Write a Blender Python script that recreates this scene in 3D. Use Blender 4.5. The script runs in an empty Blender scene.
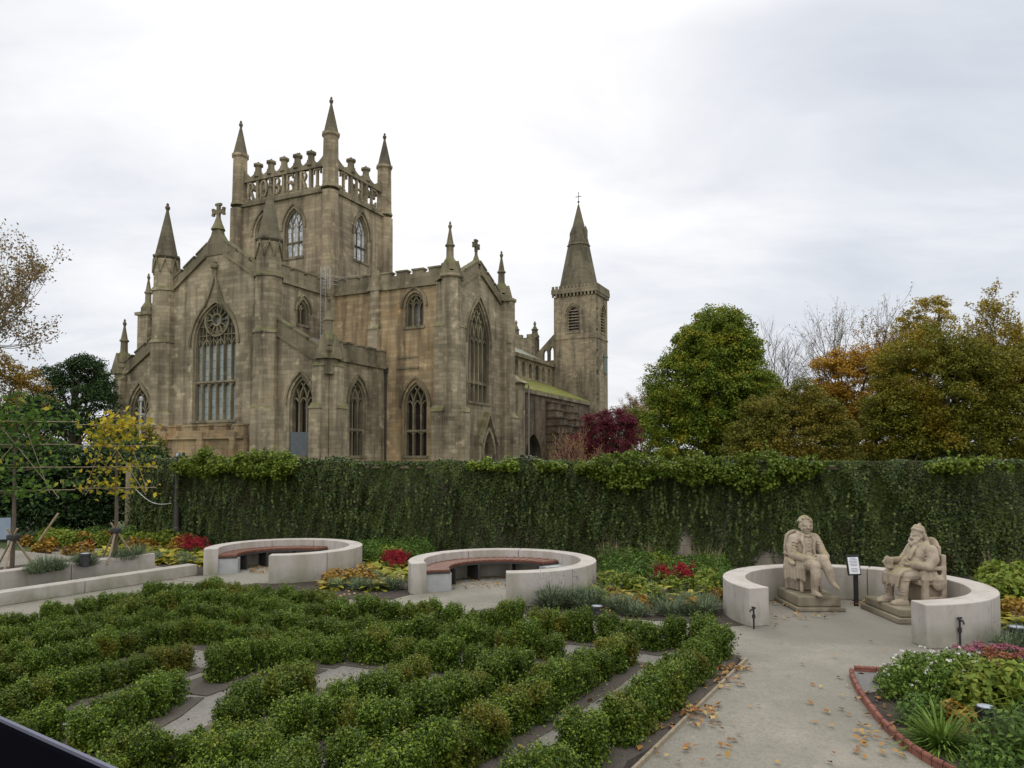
import bpy, bmesh, math, random
import numpy as np
from mathutils import Vector, Matrix
from mathutils.geometry import tessellate_polygon
R = math.radians
random.seed(7)
rng = np.random.default_rng(7)
sc = bpy.context.scene
col = sc.collection

# ------------------------------------------------------------------ camera, sky, sun, exposure
cam_d = bpy.data.cameras.new('camera')
cam = bpy.data.objects.new('camera', cam_d); col.objects.link(cam)
cam.location = (0, 0, 2.5); cam.rotation_euler = (R(92.5), 0, 0)
cam_d.sensor_width = 36; cam_d.lens = 740 * 36 / 1024; cam_d.shift_y = 44.7 / 1024
cam_d.clip_start = 0.05; cam_d.clip_end = 3000
sc.camera = cam
SUN_EL, SUN_AZ = 34, -4           # behind thin cloud, ahead of the camera
wd = bpy.data.worlds.new('World'); sc.world = wd; wd.use_nodes = True
nt = wd.node_tree; nt.nodes.clear()
def nn(t, typ, **kw):
    n = t.nodes.new(typ)
    for k, v in kw.items(): setattr(n, k, v)
    return n
sky = nn(nt, 'ShaderNodeTexSky', sky_type='NISHITA', sun_disc=False)
sky.sun_elevation = R(SUN_EL); sky.sun_rotation = R(SUN_AZ); sky.dust_density = 2.0
tc = nn(nt, 'ShaderNodeTexCoord')
sep = nn(nt, 'ShaderNodeSeparateXYZ'); nt.links.new(tc.outputs['Generated'], sep.inputs[0])
den = nn(nt, 'ShaderNodeMath', operation='ADD'); nt.links.new(sep.outputs[2], den.inputs[0]); den.inputs[1].default_value = 0.22
den2 = nn(nt, 'ShaderNodeMath', operation='MAXIMUM'); nt.links.new(den.outputs[0], den2.inputs[0]); den2.inputs[1].default_value = 0.08
dx = nn(nt, 'ShaderNodeMath', operation='DIVIDE'); nt.links.new(sep.outputs[0], dx.inputs[0]); nt.links.new(den2.outputs[0], dx.inputs[1])
dy = nn(nt, 'ShaderNodeMath', operation='DIVIDE'); nt.links.new(sep.outputs[1], dy.inputs[0]); nt.links.new(den2.outputs[0], dy.inputs[1])
cmb = nn(nt, 'ShaderNodeCombineXYZ'); nt.links.new(dx.outputs[0], cmb.inputs[0]); nt.links.new(dy.outputs[0], cmb.inputs[1])
mp = nn(nt, 'ShaderNodeMapping'); nt.links.new(cmb.outputs[0], mp.inputs[0]); mp.inputs['Scale'].default_value = (1.0, 1.5, 1); mp.inputs['Location'].default_value = (3.1, 1.7, 0)
noi = nn(nt, 'ShaderNodeTexNoise'); nt.links.new(mp.outputs[0], noi.inputs['Vector'])
noi.inputs['Scale'].default_value = 1.3; noi.inputs['Detail'].default_value = 6; noi.inputs['Roughness'].default_value = 0.58; noi.inputs['Distortion'].default_value = 0.4
# broad bright region of thin cloud round the sun
dot = nn(nt, 'ShaderNodeVectorMath', operation='DOT_PRODUCT'); nt.links.new(tc.outputs['Generated'], dot.inputs[0])
sv = Vector((math.sin(R(-9)) * math.cos(R(25)), math.cos(R(-9)) * math.cos(R(25)), math.sin(R(25)))); dot.inputs[1].default_value = sv
glow = nn(nt, 'ShaderNodeMapRange'); nt.links.new(dot.outputs['Value'], glow.inputs[0])
glow.inputs[1].default_value = 0.81; glow.inputs[2].default_value = 1.0; glow.inputs[3].default_value = 0; glow.inputs[4].default_value = 0.29; glow.interpolation_type = 'SMOOTHSTEP'
addn = nn(nt, 'ShaderNodeMath', operation='ADD'); nt.links.new(noi.outputs[0], addn.inputs[0]); nt.links.new(glow.outputs[0], addn.inputs[1])
rmp = nn(nt, 'ShaderNodeValToRGB'); nt.links.new(addn.outputs[0], rmp.inputs[0])
rmp.color_ramp.elements[0].position = 0.25; rmp.color_ramp.elements[0].color = (5.9, 6.4, 7.3, 1)
rmp.color_ramp.elements[1].position = 0.88; rmp.color_ramp.elements[1].color = (10.2, 10.2, 10.35, 1)
e = rmp.color_ramp.elements.new(0.55); e.color = (7.6, 7.95, 8.6, 1)
mx = nn(nt, 'ShaderNodeMix', data_type='RGBA'); mx.inputs['Factor'].default_value = 0.93
nt.links.new(sky.outputs[0], mx.inputs['A']); nt.links.new(rmp.outputs[0], mx.inputs['B'])
zen = nn(nt, 'ShaderNodeMapRange'); nt.links.new(sep.outputs[2], zen.inputs[0])  # unseen sky overhead brightened for more top light
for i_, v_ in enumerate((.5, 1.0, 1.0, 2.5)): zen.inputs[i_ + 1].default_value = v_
bck = nn(nt, 'ShaderNodeMapRange'); nt.links.new(sep.outputs[1], bck.inputs[0])  # sky behind the camera brightened to light facing sides
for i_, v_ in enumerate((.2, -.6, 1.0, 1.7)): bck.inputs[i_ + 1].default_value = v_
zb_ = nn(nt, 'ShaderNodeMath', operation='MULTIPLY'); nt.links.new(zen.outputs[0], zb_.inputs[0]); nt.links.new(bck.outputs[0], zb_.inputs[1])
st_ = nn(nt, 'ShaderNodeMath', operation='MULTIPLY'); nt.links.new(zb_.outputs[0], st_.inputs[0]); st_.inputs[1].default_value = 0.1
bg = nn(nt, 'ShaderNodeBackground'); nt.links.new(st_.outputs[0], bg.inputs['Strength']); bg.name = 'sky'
tint = nn(nt, 'ShaderNodeMix', data_type='RGBA', blend_type='MULTIPLY')          # warm tint added to unseen sky overhead and behind, to warm facing sides
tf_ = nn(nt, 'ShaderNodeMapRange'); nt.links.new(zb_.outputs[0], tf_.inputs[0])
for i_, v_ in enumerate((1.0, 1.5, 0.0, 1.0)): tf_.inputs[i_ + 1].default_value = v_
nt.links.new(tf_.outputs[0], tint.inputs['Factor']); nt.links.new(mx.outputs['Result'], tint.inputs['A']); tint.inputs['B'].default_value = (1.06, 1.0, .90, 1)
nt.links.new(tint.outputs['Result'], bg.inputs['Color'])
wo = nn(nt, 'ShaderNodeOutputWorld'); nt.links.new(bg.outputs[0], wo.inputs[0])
sun_d = bpy.data.lights.new('sun', 'SUN'); sun_d.energy = 0.6; sun_d.angle = R(20); sun_d.color = (1, 0.96, 0.9)
sun = bpy.data.objects.new('sun', sun_d); col.objects.link(sun)
sun.rotation_euler = (R(90 - SUN_EL), 0, R(180 - SUN_AZ))
sc.view_settings.view_transform = 'Standard'; sc.view_settings.look = 'None'
sc.view_settings.exposure = 0.0; sc.view_settings.gamma = 1.0; sc.view_settings.use_curve_mapping = False
sc.render.engine = 'CYCLES'
sc.cycles.use_denoising = True
sc.cycles.max_bounces = 5; sc.cycles.diffuse_bounces = 3; sc.cycles.transparent_max_bounces = 6

# ------------------------------------------------------------------ helpers
_pc = Vector((0, 0, 2.5))
def at(x, y, z=0.0):
    """ground point (height z) at a place measured on the survey photo"""
    p = R(2.5); u = (x - 512) / 740; v = -(y - 428.7) / 740
    d = Vector((u, math.cos(p) - v * math.sin(p), math.sin(p) + v * math.cos(p)))
    t = (z - 2.5) / d.z
    return Vector((d.x * t, d.y * t, z))

def tag(o, label=None, cat=None, group=None, kind=None):
    if label: o['label'] = label
    if cat: o['category'] = cat
    if group: o['group'] = group
    if kind: o['kind'] = kind
    return o
def empty(name, loc, rz=0.0):
    o = bpy.data.objects.new(name, None); col.objects.link(o)
    o.location = loc; o.rotation_euler = (0, 0, rz); o.empty_display_size = 0.2
    return o
def link_mesh(name, me, parent=None):
    o = bpy.data.objects.new(name, me); col.objects.link(o)
    if parent: o.parent = parent
    return o
def copy_tree(o, parent=None):
    c = o.copy(); col.objects.link(c); c.parent = parent
    for ch in list(o.children): copy_tree(ch, c)
    return c

class MB:
    def __init__(s): s.v = []; s.f = []
    def add(s, vs, fs):
        n = len(s.v); s.v += [tuple(p) for p in vs]; s.f += [tuple(i + n for i in f) for f in fs]
    def hexa(s, p):   # 0-3 bottom ring, 4-7 top ring
        s.add(p, [(0, 3, 2, 1), (4, 5, 6, 7), (0, 1, 5, 4), (1, 2, 6, 5), (2, 3, 7, 6), (3, 0, 4, 7)])
    def box(s, x0, x1, y0, y1, z0, z1):
        s.hexa([(x0, y0, z0), (x1, y0, z0), (x1, y1, z0), (x0, y1, z0), (x0, y0, z1), (x1, y0, z1), (x1, y1, z1), (x0, y1, z1)])
    def wedge(s, x0, x1, y0, y1, z0, z1, side):   # sloped top: full height at one side
        zs = {'+x': (z0, z1, z1, z0), '-x': (z1, z0, z0, z1), '+y': (z0, z0, z1, z1), '-y': (z1, z1, z0, z0)}[side]
        e = 0.01
        s.hexa([(x0, y0, z0 - e), (x1, y0, z0 - e), (x1, y1, z0 - e), (x0, y1, z0 - e)] + [(x, y, z) for (x, y), z in zip(((x0, y0), (x1, y0), (x1, y1), (x0, y1)), zs)])
    def lathe(s, cx, cy, prof, n=8, rot=None):
        rot = math.pi / n if rot is None else rot
        k = len(prof); vs = []
        for r, z in prof:
            for i in range(n):
                a = rot + 2 * math.pi * i / n; vs.append((cx + r * math.cos(a), cy + r * math.sin(a), z))
        fs = [(j * n + i, j * n + (i + 1) % n, (j + 1) * n + (i + 1) % n, (j + 1) * n + i) for j in range(k - 1) for i in range(n)]
        fs += [tuple(range(n - 1, -1, -1)), tuple((k - 1) * n + i for i in range(n))]
        s.add(vs, fs)
    def tube(s, pts, rad, n=6):
        pts = [Vector(p) for p in pts]
        if not hasattr(rad, '__len__'): rad = [rad] * len(pts)
        vs = []; prev = None
        for i, p in enumerate(pts):
            d = (pts[min(i + 1, len(pts) - 1)] - pts[max(i - 1, 0)])
            if d.length < 1e-9: d = Vector((0, 0, 1))
            d.normalize()
            if prev is None:
                a = Vector((1, 0, 0)) if abs(d.x) < 0.8 else Vector((0, 1, 0)); u = d.cross(a).normalized()
            else:
                u = (prev - d * prev.dot(d))
                u = u.normalized() if u.length > 1e-6 else d.orthogonal().normalized()
            prev = u; w = d.cross(u)
            for k in range(n):
                t = 2 * math.pi * k / n; vs.append(p + (u * math.cos(t) + w * math.sin(t)) * rad[i])
        m = len(pts)
        fs = [(j * n + i, j * n + (i + 1) % n, (j + 1) * n + (i + 1) % n, (j + 1) * n + i) for j in range(m - 1) for i in range(n)]
        fs += [tuple(range(n - 1, -1, -1)), tuple((m - 1) * n + i for i in range(n))]
        s.add(vs, fs)
    def prism(s, poly, z0, z1):   # poly CCW in xy
        n = len(poly)
        s.add([(x, y, z0) for x, y in poly] + [(x, y, z1) for x, y in poly],
              [tuple(range(n - 1, -1, -1)), tuple(range(n, 2 * n))] + [(i, (i + 1) % n, n + (i + 1) % n, n + i) for i in range(n)])
    def build(s, name, m, parent=None, smooth=False, bevel=0.0, fix=True):
        me = bpy.data.meshes.new(name)
        me.from_pydata(s.v, [], s.f)
        if fix:
            bm = bmesh.new(); bm.from_mesh(me); bmesh.ops.recalc_face_normals(bm, faces=bm.faces)
            bm.to_mesh(me); bm.free()
        me.materials.append(m)
        if smooth: me.polygons.foreach_set('use_smooth', [True] * len(me.polygons))
        o = link_mesh(name, me, parent)
        if bevel:
            b = o.modifiers.new('bevel', 'BEVEL'); b.width = bevel; b.segments = 2; b.limit_method = 'ANGLE'; b.angle_limit = R(40)
        return o

def np_mesh(name, V, nv, mat, midx=None, mats=None):
    """many loose polygons of nv corners each; V is (N*nv,3)"""
    N = len(V) // nv
    me = bpy.data.meshes.new(name)
    me.vertices.add(N * nv); me.vertices.foreach_set('co', np.ascontiguousarray(V, np.float32).ravel())
    me.loops.add(N * nv); me.loops.foreach_set('vertex_index', np.arange(N * nv, dtype=np.int32))
    me.polygons.add(N); me.polygons.foreach_set('loop_start', np.arange(0, N * nv, nv, dtype=np.int32))
    for m in (mats or [mat]): me.materials.append(m)
    if midx is not None: me.polygons.foreach_set('material_index', np.asarray(midx, np.int32))
    me.update(calc_edges=True)
    return me
def unit(a): return a / np.maximum(np.linalg.norm(a, axis=-1, keepdims=True), 1e-9)
def leaf_verts(P, N, L, W, r=rng, fold=0.15):
    n = len(P); L = np.broadcast_to(np.asarray(L, float).reshape(-1, 1), (n, 1)); W = np.broadcast_to(np.asarray(W, float).reshape(-1, 1), (n, 1))
    N = unit(N); t = r.normal(size=(n, 3)); t = unit(t - (t * N).sum(1, keepdims=True) * N); b = np.cross(N, t)
    V = np.empty((n, 4, 3)); V[:, 0] = P - t * L * .5; V[:, 1] = P + b * W * .5 + N * L * fold; V[:, 2] = P + t * L * .5; V[:, 3] = P - b * W * .5 + N * L * fold
    return V.reshape(-1, 3)

# ------------------------------------------------------------------ materials
MATS = {}
def new_mat(name):
    m = bpy.data.materials.new(name); m.use_nodes = True; t = m.node_tree
    return m, t, t.nodes['Principled BSDF'], t.links
def ramp(t, fac, stops):
    r = nn(t, 'ShaderNodeValToRGB'); el = r.color_ramp.elements
    el[0].position, el[0].color = stops[0][0], (*stops[0][1], 1); el[1].position, el[1].color = stops[-1][0], (*stops[-1][1], 1)
    for p, c in stops[1:-1]: x = el.new(p); x.color = (*c, 1)
    t.links.new(fac, r.inputs[0]); return r.outputs[0]
def noise(t, vec, scale, detail=4, rough=0.55, dist=0.0):
    n = nn(t, 'ShaderNodeTexNoise'); n.inputs['Scale'].default_value = scale; n.inputs['Detail'].default_value = detail
    n.inputs['Roughness'].default_value = rough; n.inputs['Distortion'].default_value = dist
    if vec is not None: t.links.new(vec, n.inputs['Vector'])
    return n.outputs[0]
def mixc(t, f, a, b, blend='MIX'):
    m = nn(t, 'ShaderNodeMix', data_type='RGBA', blend_type=blend)
    for k, v in (('Factor', f), ('A', a), ('B', b)):
        if hasattr(v, 'links') or isinstance(v, bpy.types.NodeSocket): t.links.new(v, m.inputs[k])
        else: m.inputs[k].default_value = v if k == 'Factor' else (*v, 1)
    return m.outputs['Result']
def bump(t, bsdf, h, strength, dist=0.02):
    b = nn(t, 'ShaderNodeBump'); b.inputs['Strength'].default_value = strength; b.inputs['Distance'].default_value = dist
    t.links.new(h, b.inputs['Height']); t.links.new(b.outputs[0], bsdf.inputs['Normal'])
def mapr(t, v, a, b, c, d):
    m = nn(t, 'ShaderNodeMapRange'); t.links.new(v, m.inputs[0])
    for i, x in enumerate((a, b, c, d)): m.inputs[i + 1].default_value = x
    return m.outputs[0]

def stone_mat(name, dark, mid, light, ochre, moss=0.5, bw=0.8, bh=0.31, orange=0.0):
    m, t, bs, ln = new_mat(name)
    dark, mid, light, ochre = [tuple(x * k for x in c) for c, k in ((dark, 1.0), (mid, 1.3), (light, 1.45), (ochre, 1.35))]
    co = nn(t, 'ShaderNodeTexCoord').outputs['Object']
    s = nn(t, 'ShaderNodeSeparateXYZ'); ln.new(co, s.inputs[0])
    a = nn(t, 'ShaderNodeMath', operation='ADD'); ln.new(s.outputs[0], a.inputs[0]); ln.new(s.outputs[1], a.inputs[1])
    c = nn(t, 'ShaderNodeCombineXYZ'); ln.new(a.outputs[0], c.inputs[0]); ln.new(s.outputs[2], c.inputs[1])
    br = nn(t, 'ShaderNodeTexBrick'); ln.new(c.outputs[0], br.inputs['Vector'])
    br.inputs['Scale'].default_value = 1; br.inputs['Brick Width'].default_value = bw; br.inputs['Row Height'].default_value = bh
    br.inputs['Mortar Size'].default_value = 0.016; br.inputs['Mortar Smooth'].default_value = 0.4
    br.inputs['Color1'].default_value = (0, 0, 0, 1); br.inputs['Color2'].default_value = (1, 1, 1, 1); br.inputs['Mortar'].default_value = (0, 0, 0, 1)
    br.offset_frequency = 2; br.squash = 1.3; br.squash_frequency = 3
    n1 = noise(t, co, 0.22, 5, .6, .6); n2 = noise(t, co, 2.2, 6, .65)
    mp = nn(t, 'ShaderNodeMapping'); ln.new(co, mp.inputs[0]); mp.inputs['Scale'].default_value = (1.1, 1.1, .13)
    n3 = noise(t, mp.outputs[0], 1.0, 5, .6)
    base = ramp(t, n1, [(.3, dark), (.45, mid), (.6, light), (.75, ochre)])
    blk = ramp(t, br.outputs['Color'], [(0, dark), (.5, mid), (1, light)])
    c1 = mixc(t, .40, base, blk)
    c2 = mixc(t, mapr(t, n3, .46, .68, 0, .8), c1, tuple(x * .5 for x in dark))          # vertical weather streaks
    c3 = mixc(t, mapr(t, n2, .38, .7, .0, .32), c2, tuple(x * .62 for x in mid), 'MIX')   # grime
    n4 = noise(t, co, .5, 3)
    if orange:
        c3 = mixc(t, mapr(t, n4, .56, .7, 0, orange), c3, (.36, .20, .085))
    pale = noise(t, co, .9, 4, .6)
    c3 = mixc(t, mapr(t, pale, .62, .74, 0, .55), c3, tuple(min(1, x * 1.55) for x in light))
    g = nn(t, 'ShaderNodeNewGeometry'); gs = nn(t, 'ShaderNodeSeparateXYZ'); ln.new(g.outputs['Normal'], gs.inputs[0])
    mo = nn(t, 'ShaderNodeMath', operation='MULTIPLY'); ln.new(mapr(t, gs.outputs[2], .05, .5, 0, moss), mo.inputs[0]); ln.new(mapr(t, n2, .3, .6, .2, 1), mo.inputs[1])
    c4 = mixc(t, mo.outputs[0], c3, (.10, .11, .035))
    ln.new(c4, bs.inputs['Base Color']); bs.inputs['Roughness'].default_value = .92; bs.inputs['Specular IOR Level'].default_value = .25
    h = nn(t, 'ShaderNodeMath', operation='MULTIPLY_ADD'); ln.new(br.outputs['Fac'], h.inputs[0]); h.inputs[1].default_value = -.6; ln.new(n2, h.inputs[2])
    bump(t, bs, h.outputs[0], .5, .05)
    return m

def plain_mat(name, c, rough=.6, metal=0., var=.25, scale=6., bmp=0., spec=.5):
    m, t, bs, ln = new_mat(name)
    co = nn(t, 'ShaderNodeTexCoord').outputs['Object']
    n = noise(t, co, scale, 5)
    ln.new(ramp(t, n, [(.25, tuple(x * (1 - var) for x in c)), (.75, tuple(min(1, x * (1 + var)) for x in c))]), bs.inputs['Base Color'])
    bs.inputs['Roughness'].default_value = rough; bs.inputs['Metallic'].default_value = metal; bs.inputs['Specular IOR Level'].default_value = spec
    if bmp: bump(t, bs, n, bmp, .01)
    return m

def leaf_mat(name, stops, clump=None, cs=.5, trans=.25, rough=.55, spec=.3, gain=1.4):
    """colour by leaf (random per island); broad patches of a second tone where the plant itself varies"""
    m, t, bs, ln = new_mat(name); spec *= .5
    g = nn(t, 'ShaderNodeNewGeometry')
    c = ramp(t, g.outputs['Random Per Island'], [(p, (min(.8, q[0] * gain), min(.8, q[1] * gain), q[2] * min(gain, 1.1))) for p, q in stops])
    oi = nn(t, 'ShaderNodeObjectInfo')
    if clump:
        co = nn(t, 'ShaderNodeTexCoord').outputs['Object']
        av = nn(t, 'ShaderNodeVectorMath', operation='ADD'); ln.new(co, av.inputs[0]); ln.new(oi.outputs['Location'], av.inputs[1])
        n = noise(t, av.outputs[0], cs, 3)
        for lo, hi, amt, cc in clump:
            cc = (cc[0] * gain, cc[1] * gain, cc[2])
            c = mixc(t, mapr(t, n, lo, hi, 0, amt) if lo < hi else mapr(t, n, hi, lo, amt, 0), c, cc)
    hs = nn(t, 'ShaderNodeHueSaturation'); ln.new(c, hs.inputs['Color'])
    ln.new(mapr(t, oi.outputs['Random'], 0, 1, .82, 1.18), hs.inputs['Value'])
    c = hs.outputs[0]
    ln.new(c, bs.inputs['Base Color']); bs.inputs['Roughness'].default_value = rough; bs.inputs['Specular IOR Level'].default_value = spec
    if trans:
        tr = nn(t, 'ShaderNodeBsdfTranslucent'); ln.new(c, tr.inputs[0])
        ms = nn(t, 'ShaderNodeMixShader'); ms.inputs[0].default_value = trans
        ln.new(bs.outputs[0], ms.inputs[1]); ln.new(tr.outputs[0], ms.inputs[2]); ln.new(ms.outputs[0], t.nodes['Material Output'].inputs[0])
    return m

STONE = stone_mat('abbey_sandstone', (.098, .082, .058), (.22, .181, .122), (.315, .266, .186), (.36, .272, .16), .8)
STONE_T = stone_mat('abbey_tower_stone', (.13, .105, .075), (.23, .185, .122), (.31, .255, .17), (.35, .26, .15), .6)
STONE_O = stone_mat('abbey_ochre_stone', (.15, .11, .066), (.265, .195, .115), (.355, .27, .16), (.42, .28, .13), .6, orange=.6)
STONE_D = stone_mat('weathered_dressing', (.095, .082, .056), (.155, .132, .088), (.225, .188, .125), (.25, .19, .11), .8, 2.0, .9)
STONE_N = stone_mat('old_nave_stone', (.10, .086, .062), (.19, .155, .105), (.27, .22, .145), (.26, .19, .11), .6, .7, .3)
STONE_B = stone_mat('mossy_buttress_stone', (.05, .04, .03), (.095, .074, .052), (.145, .112, .078), (.15, .098, .066), .6, .6, .28)
SPIRE = stone_mat('spire_stone', (.075, .066, .046), (.108, .092, .064), (.138, .118, .085), (.13, .098, .06), .3, .8, .35)
SLATE = plain_mat('roof_slate', (.14, .145, .15), .6, var=.3, scale=3)
MOSSROOF = plain_mat('mossy_roof', (.15, .155, .045), .95, var=.45, spec=.1, scale=1.5)
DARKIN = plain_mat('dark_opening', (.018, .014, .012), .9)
LEADPIPE = plain_mat('drainpipe_iron', (.035, .032, .032), .6)
GALV = plain_mat('galvanised_steel', (.40, .40, .39), .5, .2)
WOODDOOR = plain_mat('red_door', (.09, .03, .025), .7)

def glass_mat(name, c1, c2, lead, sx, sz, rough=.18):
    m, t, bs, ln = new_mat(name)
    co = nn(t, 'ShaderNodeTexCoord').outputs['Object']
    s = nn(t, 'ShaderNodeSeparateXYZ'); ln.new(co, s.inputs[0])
    a = nn(t, 'ShaderNodeMath', operation='ADD'); ln.new(s.outputs[0], a.inputs[0]); ln.new(s.outputs[1], a.inputs[1])
    c = nn(t, 'ShaderNodeCombineXYZ'); ln.new(a.outputs[0], c.inputs[0]); ln.new(s.outputs[2], c.inputs[1])
    br = nn(t, 'ShaderNodeTexBrick'); ln.new(c.outputs[0], br.inputs['Vector']); br.offset = 0
    br.inputs['Scale'].default_value = 1; br.inputs['Brick Width'].default_value = sx; br.inputs['Row Height'].default_value = sz; br.inputs['Mortar Size'].default_value = .018
    br.inputs['Color1'].default_value = (*c1, 1); br.inputs['Color2'].default_value = (*c2, 1); br.inputs['Mortar'].default_value = (*lead, 1)
    n = noise(t, co, 1.3, 4)
    ln.new(mixc(t, mapr(t, n, .35, .65, 0, .5), br.outputs['Color'], tuple(x * .6 for x in c1)), bs.inputs['Base Color'])
    bs.inputs['Roughness'].default_value = rough; bs.inputs['Specular IOR Level'].default_value = .6
    bump(t, bs, noise(t, co, 3, 2), .15, .03)
    return m
GL_BLUE = glass_mat('leaded_glass_pale', (.33, .40, .40), (.44, .49, .47), (.12, .13, .13), .77, .62)
GL_DARK = glass_mat('leaded_glass_dark', (.018, .014, .014), (.035, .026, .024), (.01, .01, .01), .25, .3)
GL_GREY = glass_mat('leaded_glass_grey', (.13, .135, .13), (.21, .21, .20), (.06, .06, .06), .3, .4)
GL_SKY = glass_mat('leaded_glass_painted_sky', (.72, .74, .76), (.07, .075, .075), (.07, .07, .07), .24, .42)  # bright sky in the panes painted in as pale cells
PANEL = plain_mat('grey_board', (.10, .115, .13), .6, var=.2, scale=2)

# ------------------------------------------------------------------ abbey church (local x along the east front, y along the nave)
church = empty('abbey_church', (-15.56, 62.6, 0), R(-25.5))
tag(church, 'large weathered sandstone abbey church with pinnacled square tower, gothic windows and distant spire', 'church')
def mapE(b0): return lambda s, z, d: (s, b0 + d, z)       # faces -y (the camera); d = depth into the wall
def mapN(a0): return lambda s, z, d: (a0 - d, s, z)       # faces +x
def mapS(a0): return lambda s, z, d: (a0 + d, s, z)       # faces -x
def mapW(b0): return lambda s, z, d: (s, b0 - d, z)

def arch_pts(c, w, z0, z1, n=9):
    """right springing -> apex -> left springing"""
    w = w / 2; h = z1 - z0; Rr = (w * w + h * h) / (2 * w); tm = math.acos((Rr - w) / Rr)
    rt = [(c + w - Rr + Rr * math.cos(tm * i / n), z0 + Rr * math.sin(tm * i / n)) for i in range(n + 1)]
    return rt + [(2 * c - x, z) for x, z in reversed(rt[:-1])]
def win_poly(c, w, sill, z0, z1): return [(c - w / 2, sill), (c + w / 2, sill)] + arch_pts(c, w, z0, z1)

def slab(mb, outer, holes, mp, th):
    polys = [[Vector((x, z, 0)) for x, z in outer]] + [[Vector((x, z, 0)) for x, z in h] for h in holes]
    tris = tessellate_polygon(polys)
    flat = [p for pl in polys for p in pl]; n = len(flat)
    vs = [mp(p.x, p.y, 0) for p in flat] + [mp(p.x, p.y, th) for p in flat]
    fs = [tuple(t) for t in tris] + [tuple(i + n for i in reversed(t)) for t in tris]
    k = 0
    for pl in polys:
        m = len(pl)
        fs += [(k + i, k + (i + 1) % m, n + k + (i + 1) % m, n + k + i) for i in range(m)]
        k += m
    mb.add(vs, fs)
def bars(mb, pts, w, mp, d0, d1, closed=False):
    """square-section moulding following a 2D line in a wall plane"""
    n = len(pts); P = [Vector(p) for p in pts]; off = []
    for i in range(n):
        a = P[i - 1] if (i > 0 or closed) else P[i]; b = P[(i + 1) % n] if (i < n - 1 or closed) else P[i]
        d = (b - a); d = d.normalized() if d.length > 1e-9 else Vector((1, 0)); off.append(Vector((-d.y, d.x)) * w / 2)
    vs = []
    for p, o in zip(P, off):
        for q, d in ((p + o, d0), (p - o, d0), (p - o, d1), (p + o, d1)): vs.append(mp(q.x, q.y, d))
    m = n if closed else n - 1
    fs = [(4 * i + k, 4 * i + (k + 1) % 4, 4 * ((i + 1) % n) + (k + 1) % 4, 4 * ((i + 1) % n) + k) for i in range(m) for k in range(4)]
    if not closed: fs += [(3, 2, 1, 0), tuple(4 * (n - 1) + k for k in range(4))]
    mb.add(vs, fs)
def ribbon_arch(c, w, z0, z1, sill, n=9):
    a = arch_pts(c, w, z0, z1, n); return [(c + w / 2, sill)] + a + [(c - w / 2, sill)]

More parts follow.
